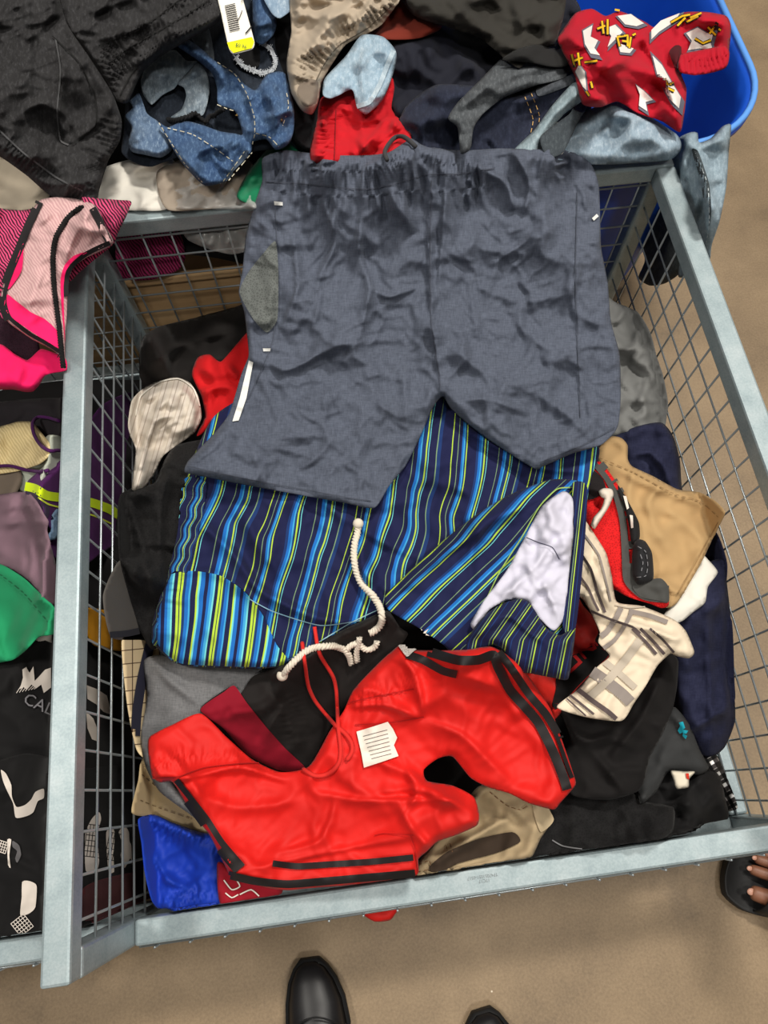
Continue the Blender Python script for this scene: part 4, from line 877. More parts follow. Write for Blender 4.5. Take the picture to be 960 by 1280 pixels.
g = Cloth('khaki_shorts', [(519, 1108), (524, 1078), (540, 1056), (560, 1036), (584, 1000), (600, 982), (640, 978), (668, 990), (684, 1006), (690, 1026), (676, 1048), (664, 1072), (640, 1082), (596, 1090), (560, 1100)], fabric((168, 148, 116)), 'beige cargo shorts with brown stitching poking out under the red shorts at the front', 'shorts', wk=0, ws=.3, wa=.03, zc=[(610, 1040, .3)],
          creases=[([(540, 1080), (590, 1046), (640, 1020)], 8, .022, 'right'), ([(606, 990), (640, 1010), (664, 1030)], 6, .012, 'ridge')])
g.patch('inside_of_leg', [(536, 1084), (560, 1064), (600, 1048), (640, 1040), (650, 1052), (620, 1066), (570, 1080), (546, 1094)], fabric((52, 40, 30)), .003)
for l in ([(557, 1056), (562, 1072)], [(562, 1054), (567, 1070)], [(612, 990), (632, 1006), (650, 1012), (660, 1006)], [(522, 1082), (536, 1076), (541, 1092)], [(521, 1090), (538, 1086)]): g.stitches(l, (104, 72, 44), 1.1)
g.patch('hem', [(664, 996), (672, 990), (692, 1024), (676, 1040), (668, 1020)], fabric((196, 176, 142)), .002)
# right side, upper
Cloth('white_shorts', z7([(560, 225), (640, 100), (700, 20), (714, -20), (735, -2), (772, 46), (735, 100), (724, 160), (680, 195), (640, 228), (600, 240)]), fabric((222, 218, 208)), 'white hem sticking out under the tan leg at the right', 'shorts', wa=.014, zc=[(870, 740, .35)], creases=[([(862, 742), (884, 752)], 3, .006, 'ridge')])
g = Cloth('tan_shorts', z6([(318, 612), (345, 580), (375, 556), (410, 562), (434, 590), (434, 640), (450, 668), (530, 706), (620, 754), (700, 766), (760, 800), (796, 842), (770, 900), (742, 964), (710, 1030), (670, 1100), (620, 1180), (585, 1200), (540, 1180), (440, 1000), (360, 800)]), fabric((178, 146, 102)), 'tan chino shorts with a wide open leg at the right', 'shorts', wk=0, ws=.5, wa=.024, nf=4, zc=[(860, 660, .37), (790, 590, .4)],
          creases=[([(766, 578), (800, 600), (850, 618), (900, 640)], 7, .014, 'right'), ([(780, 600), (790, 640), (800, 700)], 8, .01, 'ridge')])
g.stitches(z6([(330, 640), (450, 690), (600, 770), (700, 800), (770, 860)]), (140, 108, 70), .8); g.stitches(z6([(740, 960), (640, 1150)]), (140, 108, 70), .8)
g.band('leg_seam', z6([(770, 880), (700, 1010), (620, 1150)]), 1.2, fabric((150, 118, 78)), .0015)
RM = fabric((206, 20, 22), 'mesh'); CH = fabric((72, 72, 70))
g = Cloth('mesh_shorts', z6([(270, 700), (296, 664), (330, 650), (372, 700), (410, 760), (432, 820), (446, 900), (456, 980), (466, 1060), (520, 1090), (560, 1092), (586, 1120), (588, 1190), (560, 1200), (520, 1185), (440, 1160), (400, 1140), (340, 1100), (270, 900)]), RM, 'red mesh shorts with a grey side panel between the plaid and tan pairs', 'shorts', wk=0, ws=.3, wa=.016, nf=2, step=2.4)
g.band('side_panel', z6([(318, 656), (362, 708), (402, 780), (428, 880), (438, 1000), (446, 1090), (500, 1140), (585, 1150)]), 13, CH, .0018, w2=22, label='charcoal side panel')
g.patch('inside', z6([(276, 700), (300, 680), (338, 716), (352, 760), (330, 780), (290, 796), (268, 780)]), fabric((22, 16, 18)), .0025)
g.patch('side_panel', z6([(450, 1120), (500, 1098), (556, 1090), (584, 1120), (586, 1178), (540, 1172), (480, 1160)]), CH, .003, label='charcoal side panel')
g = Cloth('black_strap', z6([(398, 740), (424, 780), (452, 830), (476, 880), (480, 930), (470, 960), (448, 960), (440, 900), (424, 830), (404, 780)]), fabric((24, 24, 26)), 'black elastic strap with two white tabs beside the grey side panel', 'strap', wa=.006, puff=.01, puffr=10, step=2.4, edge=4, nf=0)
for q in ([(416, 780), (428, 782), (438, 826), (430, 832)], [(440, 852), (452, 854), (454, 900), (446, 902)]): g.patch('tab', z6(q), PW, .0015, 2, False)
g = Cloth('black_pouch', z6([(456, 960), (474, 942), (500, 950), (524, 990), (530, 1040), (530, 1090), (500, 1108), (472, 1112), (452, 1080), (450, 1010)]), fabric((30, 30, 33)), 'small black coiled belt lying on the tan shorts', 'belt', wa=.012, puff=.018, puffr=14, step=2.2, edge=4, nf=0)
for l in ([(470, 970), (500, 990), (508, 1040), (500, 1080), (466, 1086)], [(480, 1000), (490, 1030), (484, 1062)]): g.stitches(z6(l), (120, 120, 124), .9)
# red garment with lettering on a black band
g = Cloth('red_lettered_shorts', [(690, 760), (708, 742), (718, 738), (724, 748), (730, 758), (742, 772), (748, 790), (744, 802), (761, 820), (740, 842), (722, 860), (706, 884), (692, 900), (672, 890), (660, 870), (654, 846), (680, 800)], fabric((222, 40, 30), 'satin', rough=.5), 'scarlet shorts with a black band of red block letters beside the striped pair', 'shorts', wk=0, ws=.3, wa=.02, nf=1, step=2.4)
g.patch('black_band', z7b([(440, 722), (520, 690), (650, 620), (722, 714), (640, 800), (500, 940), (400, 1050), (330, 1120), (300, 1080), (330, 960), (330, 890), (420, 890), (436, 800)]), fabric((20, 18, 19)), .0016, 2.5, label='black band')
LT = fabric((176, 28, 30))
for q in ([(418, 838), (440, 850), (528, 768), (478, 712), (452, 722), (494, 766), (440, 818)], [(492, 688), (514, 684), (560, 738), (544, 746)], [(522, 686), (560, 680), (606, 684), (634, 664), (612, 620), (590, 628), (604, 652), (560, 664), (524, 668)], [(614, 622), (628, 616), (646, 640), (636, 650)]): g.patch('letter', z7b(q), LT, .0026, 2, False)
# cream plaid shorts
CRc = (224, 208, 184)
g = Cloth('plaid_shorts', [(716, 700), (722, 672), (730, 650), (738, 660), (746, 672), (758, 692), (765, 720), (771, 752), (800, 757), (822, 765), (845, 776), (858, 790), (868, 815), (861, 823), (845, 820), (838, 817), (822, 832), (808, 856), (792, 880), (777, 901), (735, 897), (696, 884), (722, 862), (746, 834), (762, 820), (748, 803), (750, 790), (738, 765), (727, 748), (712, 740)],
          fabric(CRc), 'cream plaid shorts with grey and brown bands right of the striped swim shorts', 'shorts', wk=0, ws=.38, wa=.03, step=2.6, zc=[(760, 760, .43)],
          creases=[([(728, 690), (748, 730), (764, 770)], 6, .014, 'left'), ([(766, 772), (800, 782), (850, 800)], 6, .02, 'right'), ([(740, 680), (756, 720), (766, 760)], 5, .01, 'ridge')])
GB = fabric((142, 132, 126)); GD = fabric((88, 76, 76)); GL = fabric((188, 176, 160))
for l, w, m in (([(724, 690), (738, 712), (746, 740), (756, 766)], 3.5, GD), ([(718, 712), (734, 734), (742, 752), (748, 764)], 3, GD), ([(730, 668), (748, 694), (756, 722), (763, 752)], 2.5, GB), ([(738, 764), (764, 775), (790, 784), (800, 792)], 3, GD), ([(744, 800), (758, 790), (770, 772), (776, 760)], 7, GB), ([(752, 812), (768, 800), (782, 780), (790, 764)], 5, GB),
                ([(738, 838), (758, 852), (778, 868), (788, 878)], 14, GB), ([(722, 862), (740, 876), (760, 890), (770, 899)], 6, GD), ([(712, 869), (726, 880), (742, 893)], 3, GD), ([(708, 873), (720, 884), (732, 895)], 2, GD), ([(790, 786), (806, 802), (820, 818)], 4, GD), ([(800, 786), (816, 802), (830, 818)], 4, GD), ([(812, 786), (828, 800), (842, 816)], 3, GD), ([(786, 764), (812, 770), (834, 778)], 6, GB), ([(754, 826), (774, 842), (794, 860)], 8, GL), ([(736, 872), (760, 850), (784, 822), (800, 800)], 10, GL)):
    g.band('plaid_band', l, w, m, .0013 if m is not GD else .0018, 4)
g.band('placket_edge', z7([(385, 170), (440, 180), (520, 176), (600, 200), (670, 250)]), 1.5, GL, .002)
g = Cloth('white_strap', z6([(325, 762), (345, 750), (374, 754), (381, 776), (362, 824), (332, 870), (310, 904), (296, 890), (304, 862), (334, 828), (346, 790), (334, 784)]), fabric((220, 208, 194)), 'cream fabric loop lying across the red mesh shorts', 'strap', wa=.004, puff=.008, puffr=8, step=2.2, edge=3, nf=0)
#@LEFTSIDE
# ------------------------------------------------------------------ left side of the right bin
ST = [(0, (206, 196, 182)), (.3, (190, 178, 164)), (.42, (208, 198, 186)), (.7, (168, 156, 144)), (.8, (206, 196, 184))]
g = Cloth('cream_shorts', [(161, 530), (166, 500), (184, 482), (205, 474), (222, 472), (238, 479), (248, 496), (252, 520), (244, 540), (222, 556), (204, 570), (192, 594), (178, 613), (165, 612), (167, 588), (170, 560), (164, 545)], fabric((206, 198, 186), 'stripes', stops=ST, period=.13), 'cream pinstriped shorts rolled up against the dividing grid', 'shorts', wk=0, ws=.28, wa=.03, st=lambda u, v: ((u*.96+v*.28)/100, v/100), zc=[(205, 520, .33)], step=2.4, puff=.02, puffr=20,
          creases=[([(174, 520), (186, 496), (206, 486), (232, 490), (244, 516)], 6, .02, 'right'), ([(176, 590), (184, 550), (198, 524), (230, 520)], 7, .022, 'left'), ([(196, 540), (220, 526), (244, 530)], 6, .014, 'right'), ([(196, 516), (208, 500), (226, 500)], 5, .014, 'left')])
g.band('piping', [(170, 520), (176, 496), (200, 478), (224, 474), (242, 486), (250, 508)], 1.6, fabric((232, 226, 214)), .002)
g = Cloth('grey_trousers', [(130, 745), (146, 706), (158, 698), (172, 740), (192, 780), (205, 802), (176, 800), (140, 796)], fabric((86, 82, 78)), 'grey woven shorts edge beside the dividing grid', 'shorts', wk=0, ws=.3, wa=.02, zc=[(160, 760, .3)])
g.band('dark_hem', [(138, 794), (160, 792), (178, 788)], 8, fabric((30, 30, 40)), .002, label='dark hem')
YS = [(0, (255, 250, 235)), (.55, (60, 50, 44)), (.62, (255, 250, 235)), (.8, (150, 130, 110)), (.86, (255, 250, 235))]
g = Cloth('plaid_cloth', [(154, 796), (190, 796), (206, 840), (202, 900), (188, 948), (172, 938), (160, 880)], fabric((226, 196, 140), 'check', stops=[(0, (238, 226, 202)), (.7, (110, 92, 78)), (.78, (238, 226, 202))], period=.17), 'tan and black plaid cloth beside the dividing grid', 'clothes', wa=.016, st=lambda u, v: (u/100, (v+u*.1)/100), zc=[(180, 850, .28)])
g.band('navy_strap', [(188, 806), (178, 850), (172, 890), (170, 920)], 12, fabric((26, 26, 52)), .005, label='navy strap')
g = Cloth('khaki_shorts', [(166, 1016), (174, 975), (180, 945), (212, 968), (252, 1004), (280, 1036), (250, 1042), (222, 1034), (196, 1022)], fabric((190, 168, 128)), 'khaki hem with grid stitching above the blue satin shorts', 'shorts', wk=0, ws=.3, wa=.016, zc=[(215, 1000, .3)])
g.stitches([(178, 968), (198, 985), (225, 1004)], (90, 70, 50), 1.); g.stitches([(176, 1000), (200, 1010), (240, 1024)], (120, 98, 66), 1.)
g = Cloth('satin_shorts', [(174, 1024), (192, 1018), (216, 1028), (250, 1040), (286, 1050), (286, 1130), (250, 1140), (214, 1146), (192, 1128), (182, 1090), (178, 1054)], fabric((16, 58, 176), 'satin'), 'royal blue satin shorts in the front left corner', 'shorts', wk=0, ws=.28, wa=.03, zc=[(230, 1080, .25)],
          gathers=[([(190, 1034), (240, 1046), (280, 1058)], 12, 7, .008), ([(206, 1130), (244, 1118), (284, 1110)], 12, 7, .008)], creases=[([(186, 1060), (210, 1100), (240, 1112)], 8, .016, 'left')], step=2.4)
g = Cloth('floral_cloth', [(272, 1078), (300, 1090), (352, 1106), (348, 1122), (310, 1128), (276, 1132)], fabric((150, 16, 34)), 'dark red cloth with white scroll print under the left hem of the red shorts', 'clothes', wa=.02, zc=[(310, 1110, .27)])
for l in ([(280, 1100), (290, 1112), (300, 1108), (296, 1100)], [(300, 1118), (314, 1112), (324, 1120)], [(282, 1116), (290, 1122), (298, 1118)]): g.band('print', l, 1.6, PW, .0016, 3)
g = Cloth('grey_shorts', [(180, 826), (204, 818), (250, 826), (330, 836), (350, 850), (330, 880), (290, 890), (240, 905), (205, 930), (216, 975), (268, 1044), (240, 1020), (200, 990), (182, 958), (176, 920), (184, 870)], fabric((104, 104, 106), 'heather'), 'plain mid-grey jersey shorts under the striped swim shorts at the left', 'shorts', wk=0, ws=.5, wa=.016, nf=2, zc=[(240, 870, .36)])
g = Cloth('black_mesh_shorts', [(148, 640), (152, 618), (170, 608), (192, 604), (206, 574), (222, 556), (270, 546), (318, 536), (320, 640), (260, 700), (222, 740), (206, 800), (190, 812), (176, 790), (160, 740), (150, 700)], BKM, 'black mesh shorts wedged between the dividing grid and the striped swim shorts', 'shorts', wk=0, ws=.4, wa=.03, zc=[(200, 640, .38), (180, 760, .33)],
          creases=[([(158, 624), (176, 680), (196, 760)], 8, .016, 'left'), ([(210, 590), (200, 660), (204, 740)], 9, .016, 'right')])
#@TOP
# ------------------------------------------------------------------ the big ones in the middle
SW = [(13, 'n'), (1.3, 'l'), (6, 'n'), (1.2, 'g'), (4, 'n'), (2, 'b'), (2, 's'), (1.5, 'd'), (1.2, 'l'), (12, 'n'), (3, 'd'), (3, 'b'), (1.6, 's'), (2, 'd'), (1.6, 'l'), (2, 'n'), (1, 'c'), (14, 'n'), (1, 'g'), (5, 'n'), (3.4, 'b'), (1.5, 's'), (5, 'd'), (1.8, 'l'), (1.5, 'd'), (1.2, 'c'), (9, 'n'), (1.2, 'g'), (5, 'd')]
SC_ = dict(n=(24, 28, 66), d=(26, 52, 104), b=(28, 104, 184), s=(62, 156, 208), c=(112, 204, 206), l=(176, 208, 62), g=(120, 150, 110))
def wob(u, v, a=5.): return a*(wr(2, u/1000., v/1000., .45, .7, (.3, .1))-.5)
def stripe_stops(seq):
    tot = sum(w for w, _ in seq); a = 0; o = []
    for w, k in seq: o.append((a/tot, SC_[k])); a += w
    return o, tot/100
SS, SP = stripe_stops(SW)
SWIM = fabric((30, 40, 80), 'stripes', stops=SS, period=SP)
SWL, SLP = stripe_stops([(11, 'n'), (1.2, 'g'), (4, 'n'), (1.4, 'l'), (9, 'n'), (1.2, 'd'), (5, 'n'), (1.5, 'g'), (3, 'n'), (1.8, 'l'), (6, 'n'), (2, 'd')])
SWIM_DARK = fabric((30, 40, 80), 'bands', stops=SWL, period=SLP)
g = Cloth('swim_shorts', [(235, 590), (268, 520), (330, 490), (535, 490), (640, 530), (746, 556), (738, 600), (732, 640), (722, 700), (718, 760), (660, 800), (610, 806), (560, 800), (522, 782), (485, 762), (478, 767), (435, 784), (400, 808), (363, 832), (316, 836), (229, 832), (204, 818), (190, 800), (192, 774), (210, 717), (222, 667)],
          SWIM, 'blue, navy and lime striped swim shorts in the middle of the pile', 'shorts', wk=0, ws=.55, wa=.03, step=2.6, edge=10, nf=5, fdir=1.2, fh=.009, zc=[(400, 650, .43), (600, 640, .43), (230, 760, .38), (700, 700, .42), (350, 820, .41)],
          st=lambda u, v: ((u+(v-600)*(.28-.0003*np.clip(u-180, 0, 900))+3*np.sin(v/37.)+wob(u, v, 14))/100, v/100),
          gathers=[([(236, 606), (222, 668), (208, 724), (196, 790)], 26, 7, .006)],
          creases=[([(240, 640), (290, 690), (330, 740), (400, 772), (470, 780)], 9, .02, 'right'), ([(218, 716), (262, 714), (304, 736), (340, 780)], 6, .012, 'right'), ([(470, 640), (450, 700), (470, 750)], 9, .012, 'left'), ([(540, 510), (600, 548), (680, 585), (735, 590)], 8, .016, 'left'), ([(300, 620), (320, 680), (370, 740)], 9, .01, 'ridge')])
SWB = g
g.patch('waistband', [(230, 600), (258, 604), (250, 660), (236, 714), (216, 716), (200, 760), (196, 812), (190, 800), (192, 774), (210, 717), (222, 667)], fabric((30, 40, 80), 'stripes', stops=SS, period=SP*.62), .0022, st=lambda u, v: ((u+(v-600)*.30+1.5*np.sin(v/4.))/100, v/100))
g.patch('leg_panel', [(212, 720), (240, 714), (276, 720), (306, 740), (328, 768), (346, 806), (362, 830), (316, 834), (229, 830), (206, 816), (194, 796), (200, 756)], fabric((30, 40, 80), 'stripes', stops=[(p, c) for p, c in stripe_stops([(3, 'b'), (3, 's'), (2, 'c'), (4, 'n'), (3, 'l'), (1, 'n'), (2.5, 'l'), (3, 'd'), (4, 'b'), (2, 's'), (6, 'n'), (2, 'l'), (2, 'c'), (5, 'b'), (4, 'n')])[0]], period=.46), .002,
        st=lambda u, v: ((u+(v-600)*.14+wob(u, v, 9))/100, v/100))
g.band('hem_stitching', [(360, 826), (400, 802), (440, 778), (478, 760)], 1.2, fabric((150, 190, 200)), .002)
g.band('hem_stitching', [(300, 742), (340, 764), (400, 782), (450, 776)], 1.2, fabric((130, 170, 190)), .002)
leg = Cloth('right_leg', [(482, 744), (510, 716), (535, 692), (566, 666), (597, 642), (626, 624), (654, 611), (691, 599), (722, 601), (733, 612), (731, 660), (726, 720), (718, 780), (705, 800), (660, 800), (620, 812), (576, 826), (554, 806), (522, 784), (486, 763)],
            SWIM, wk=0, ws=.5, wa=.016, step=2.6, edge=9, nf=2, parent=g.o, st=lambda u, v: ((u*.70+v*.73+wob(u, v, 9))/100, v/100), lift=.006,
            creases=[([(500, 740), (560, 690), (640, 640), (700, 612)], 10, .014, 'left')])
leg.o['label'] = 'turned-back right leg'
ln = Cloth('white_lining', [(704, 614), (716, 624), (717, 667), (711, 720), (706, 770), (692, 788), (670, 768), (660, 752), (636, 750), (612, 762), (596, 788), (588, 780), (604, 752), (634, 712), (658, 668), (678, 632)], fabric((204, 202, 218)), wk=1, ws=.2, wa=.016, step=2.4, edge=5, nf=2, parent=g.o, lift=.002, wa2=.5,
           creases=[([(650, 700), (680, 730), (700, 780)], 7, .010, 'left'), ([(690, 640), (680, 690), (640, 740)], 7, .008, 'ridge')]); ln.o['label'] = 'white mesh lining'
ln.band('lining_stitching', z2b([(796, 308), (820, 318), (848, 328), (862, 352)]), 1.2, fabric((60, 60, 80)), .004, sub=g.o)
leg.patch('hem_band', [(714, 606), (726, 604), (733, 612), (731, 660), (726, 720), (718, 786), (706, 792), (702, 780), (710, 730), (716, 672), (715, 630)], SWIM_DARK, .014, st=lambda u, v: ((u+.11*(v-600))/60, v/100), sub=g.o)
leg.band('hem_edge', [(602, 762), (624, 716), (652, 672), (674, 634), (696, 612), (716, 610)], 1.5, fabric((150, 180, 90)), .003, sub=g.o)
lap = Cloth('front_hem', [(584, 800), (596, 780), (612, 764), (634, 752), (656, 749), (668, 762), (682, 784), (700, 794), (719, 784), (716, 816), (710, 849), (690, 847), (664, 842), (641, 838), (630, 814), (616, 806), (596, 816), (580, 826)],
            SWIM_DARK, wk=0, ws=.3, wa=.014, step=2.4, edge=6, nf=1, parent=g.o, lift=.006, st=lambda u, v: ((u+.2*(v-800)+np.where(v < 800, (v-800)*.5, 0))/80, v/100), puff=.012, puffr=18,
            creases=[([(612, 772), (640, 770), (664, 790), (690, 806)], 6, .012, 'right')])
lap.o['label'] = 'dark curled front hem'
leg.patch('emblem', [(526, 786), (530, 790), (536, 786), (532, 792), (537, 795), (530, 794), (525, 797), (528, 791)], PW, .0025, 2, False, sub=g.o)
SIDE[0] = 'none'
# grey performance shorts, hanging from the back rail
SL = (76, 82, 96)
SLATE = fabric(SL, 'heather', rot=.1)
g = Cloth('slate_shorts', z1b([(180, 62), (230, 46), (310, 56), (400, 56), (440, 50), (466, 34), (488, 22), (512, 36), (560, 44), (600, 46), (670, 42), (740, 44), (800, 46), (838, 56), (862, 80), (875, 120), (878, 200), (880, 250), (893, 320), (900, 400), (918, 470), (920, 560), (913, 620), (880, 655), (820, 674), (760, 700), (745, 706), (700, 680), (640, 640), (596, 606), (568, 580), (553, 556), (540, 566), (526, 590), (500, 650), (474, 700), (440, 742), (410, 786), (350, 776), (240, 756), (130, 736), (60, 722), (18, 712), (24, 690), (80, 630), (110, 590), (135, 510), (150, 470), (146, 420), (141, 380), (130, 340), (138, 290), (145, 220), (165, 150), (178, 110)]),
          SLATE, 'large slate-grey athletic shorts hung from the back rail over the pile', 'shorts', wk=0, ws=.34, wa=.024, step=1.9, edge=8, nf=0, wa2=.35, thick=.0018,
          zc=[(340, 215, .57), (540, 200, .575), (720, 210, .575), (340, 300, .545), (540, 300, .555), (740, 300, .545), (320, 400, .515), (540, 400, .525), (760, 400, .505), (300, 500, .475), (450, 500, .495), (540, 500, .47), (650, 500, .49), (760, 520, .455), (260, 590, .44), (400, 600, .465), (470, 620, .455), (670, 570, .455)],
          gathers=[(z1b([(196, 86), (300, 88), (400, 88), (470, 62), (560, 74), (640, 74)]), 15, 6.5, .0055), (z1b([(210, 130), (300, 140), (400, 140), (480, 130), (560, 130), (650, 120)]), 30, 17, .009)],
          creases=[(z1b([(300, 150), (330, 230), (300, 300), (290, 340)]), 9, .012, 'left'), (z1b([(385, 160), (380, 260), (400, 330), (380, 440)]), 9, .013, 'right'), (z1b([(440, 120), (470, 180), (490, 220)]), 8, .012, 'ridge'), (z1b([(525, 90), (524, 250), (528, 400), (552, 560)]), 7, .009, 'left'), (z1b([(560, 80), (548, 260), (540, 340)]), 6, .010, 'left'),
                   (z1b([(150, 470), (230, 500), (330, 452), (400, 445)]), 10, .012, 'left'), (z1b([(120, 640), (240, 580), (360, 530), (440, 500)]), 8, .006, 'ridge'), (z1b([(600, 70), (680, 110), (700, 170)]), 9, .013, 'right'), (z1b([(690, 40), (730, 110), (720, 180)]), 8, .012, 'left'), (z1b([(640, 290), (700, 250), (760, 200)]), 7, .007, 'right'), (z1b([(560, 570), (640, 560), (740, 590)]), 9, .010, 'right'),
                   (z1b([(700, 520), (780, 570), (870, 640)]), 8, .008, 'ridge'), (z1b([(560, 520), (600, 480), (590, 440)]), 8, .009, 'left'), (z1b([(860, 360), (830, 440), (840, 560)]), 7, .006, 'ridge'), (z1b([(240, 210), (250, 330), (210, 440)]), 8, .010, 'left'), (z1b([(620, 330), (720, 360), (820, 340)]), 6, .006, 'ridge'), (z1b([(400, 330), (440, 350), (500, 330)]), 6, .010, 'left'), (z1b([(430, 480), (470, 520), (480, 640)]), 8, .007, 'ridge'),
                   (z1b([(70, 690), (200, 640), (330, 640)]), 8, .006, 'ridge'), (z1b([(660, 600), (700, 640), (760, 690)]), 7, .006, 'ridge'), (z1b([(740, 110), (770, 200), (750, 270)]), 7, .008, 'ridge')])
SLG = g
g.patch('mesh_pocket', z1b([(206, 236), (212, 300), (210, 396), (188, 424), (160, 396), (132, 342), (150, 300), (180, 262)]), fabric((96, 100, 98), 'mesh'), .0022, label='lighter grey mesh pocket')
g.band('waistband_seam', z1b([(184, 112), (250, 116), (330, 124), (400, 128), (470, 112), (520, 98), (590, 96), (660, 84)]), 1.3, fabric((66, 70, 82)), .0016)
g.band('centre_seam', z1b([(528, 110), (526, 250), (528, 400), (548, 540)]), 1.2, fabric((64, 68, 80)), .0016)
for l in ([(24, 700), (130, 724), (240, 744), (350, 764), (404, 772)], [(750, 694), (830, 662), (908, 620)], [(830, 130), (826, 300), (830, 440), (836, 600)], [(206, 170), (210, 300), (200, 440), (150, 560)]): g.band('seam', z1b(l), 1., fabric((66, 71, 83)), .0014)
g.patch('reflective_strip', z1b([(151, 482), (160, 486), (146, 560), (130, 606), (117, 608), (132, 560)]), plain((222, 222, 218), .4), .002, 2.5, False, label='white reflective strip')
for q in ([(203, 153), (221, 155), (221, 162), (204, 161)], [(860, 188), (870, 179), (874, 184), (864, 193)], [(180, 457), (196, 457), (195, 463), (181, 463)]): g.patch('reflective_tab', z1b(q), plain((224, 224, 220), .4), .002, 2, False, label='small white tab')
cord('drawstring', [(484, 200), (480, 190), (486, 180), (494, 171), (503, 170), (512, 176), (520, 184)], .0034, fabric((58, 58, 60)), g.o, lift=.005)
SIDE[0] = 'right'
# black drawstring shorts and maroon panel
g = Cloth('board_shorts', [(300, 868), (316, 846), (350, 832), (380, 818), (420, 792), (470, 768), (486, 764), (500, 784), (510, 792), (500, 808), (474, 834), (450, 866), (430, 886), (412, 912), (384, 962), (350, 966), (314, 950), (284, 920), (250, 888), (272, 868), (292, 857)],
          fabric((29, 25, 24)), 'black shorts with a crimson side panel and white rope lacing above the red ones', 'shorts', wk=0, ws=.4, wa=.016, step=2.6, nf=2, lift=.002,
          gathers=[(z5b([(270, 780), (290, 880), (300, 1000)]), 16, 7, .003)], creases=[([(318, 846), (350, 880), (384, 950)], 7, .008, 'ridge')])
g.patch('crimson_panel', z5b([(-100, 848), (0, 772), (45, 745), (100, 820), (180, 920), (262, 1012), (350, 1098), (290, 1112), (226, 1104), (100, 1040), (0, 930)]), fabric((136, 6, 32)), .002, label='crimson side panel')
rope = fabric((222, 212, 196))
cord('rope', z5b([(575, 50), (572, 90), (560, 130), (556, 190), (566, 250), (590, 310), (640, 360), (664, 400), (680, 450), (668, 490), (645, 512), (626, 520)]), .0058, rope, g.o, None, strands=3, pitch=.016, lift=.001, knob=((0, .0085),))
cord('rope', z5b([(526, 590), (545, 570), (575, 560), (600, 590), (625, 594), (655, 575), (655, 556)]), .005, rope, g.o, None, strands=3, pitch=.015, lift=.001)
cord('rope', z5b([(570, 640), (566, 606), (576, 572), (582, 540)]), .005, rope, g.o, None, strands=3, pitch=.015, lift=.004)
cord('rope', z5b([(545, 650), (540, 620), (520, 590), (470, 574), (410, 578), (360, 590), (310, 630), (276, 670), (250, 700)]), .0055, rope, g.o, None, strands=3, pitch=.016, lift=.001, knob=((1, .0085),))
# red athletic shorts
def ring_hole(): pass
RED = fabric((212, 22, 14), 'satin')
g = Cloth('red_shorts', [(185, 938), (187, 921), (215, 906), (251, 892), (284, 922), (315, 949), (350, 965), (386, 958), (412, 914), (430, 888), (442, 862), (474, 828), (500, 806), (512, 812), (553, 813), (583, 812), (612, 808), (630, 816), (648, 830), (664, 850), (688, 886), (706, 935), (720, 978), (716, 986), (700, 1004), (692, 1012), (661, 1004), (637, 992), (610, 984), (588, 972), (566, 946), (548, 948), (530, 962), (534, 976), (566, 982), (592, 996), (599, 1018), (596, 1032), (570, 1044), (547, 1052), (534, 1064), (523, 1074), (521, 1094), (480, 1101), (432, 1107), (390, 1110), (360, 1113), (335, 1110), (305, 1102), (290, 1098), (279, 1078), (262, 1044), (238, 1014), (216, 978), (200, 978), (190, 970)],
          RED, 'bright red athletic shorts with black side stripes at the front of the pile', 'shorts', wk=0, ws=.5, wa=.030, step=2.4, edge=11, nf=5, fdir=.3, fh=.009, zc=[(450, 950, .4), (300, 1000, .37), (640, 900, .4), (400, 1080, .34), (220, 940, .37)],
          gathers=[([(192, 960), (240, 944), (300, 950)], 13, 7, .004), ([(440, 872), (480, 866), (522, 852)], 16, 7, .004)],
          creases=[([(190, 966), (225, 974), (300, 960), (360, 978)], 7, .014, 'left'), ([(438, 884), (480, 882), (526, 898)], 5, .012, 'left'), ([(500, 812), (522, 850), (530, 896)], 6, .012, 'right'), ([(240, 990), (300, 1010), (380, 1000)], 9, .010, 'ridge'), ([(420, 1000), (400, 1050), (340, 1068)], 9, .010, 'left'), ([(300, 1090), (380, 1072), (440, 1060), (520, 1046)], 6, .008, 'left'),
                   ([(530, 900), (580, 920), (640, 980)], 8, .010, 'right'), ([(560, 840), (620, 860), (650, 900)], 8, .010, 'ridge'), ([(500, 940), (520, 990), (500, 1030)], 8, .010, 'left'), ([(390, 990), (450, 1000), (520, 1000), (580, 1000)], 7, .012, 'right')])
BS = fabric((24, 19, 20), 'satin', sheen=.1)
g.band('black_stripe', z3b([(96, 360), (126, 398), (158, 440), (190, 490), (232, 540)]), 14, BS, .0032, w2=17)
g.band('black_stripe', z3b([(300, 528), (350, 534), (420, 530), (500, 525), (590, 516)]), 8, BS, .0032)
g.band('black_stripe', z3b([(208, 552), (260, 564), (330, 571), (420, 564), (500, 557), (594, 549)]), 10, BS, .0032)
g.band('black_stripe', z3b([(576, 96), (610, 108), (650, 130), (680, 138)]), 10, BS, .0032)
g.band('black_stripe', z3b([(620, 90), (680, 108), (724, 108), (756, 98), (764, 120), (790, 170), (820, 204), (850, 240), (880, 300), (900, 350), (908, 376)]), 12, BS, .0032)
g.band('black_stripe', z3b([(766, 92), (790, 122), (830, 180), (864, 220), (890, 264), (912, 324), (922, 350)]), 10, BS, .0032)
g.band('waistband_edge', z3b([(46, 352), (100, 350), (160, 330), (230, 322), (290, 320)]), 1.4, fabric((170, 16, 14)), .002)
g.band('waistband_edge', z3b([(456, 196), (500, 186), (590, 168)]), 1.4, fabric((170, 16, 14)), .002); g.band('waistband_edge', z3b([(470, 242), (540, 238), (612, 226)]), 1.6, fabric((170, 16, 14)), .002)
g.band('hem_seam', z3b([(510, 470), (530, 466), (590, 470)]), 1.2, fabric((180, 18, 16)), .002)
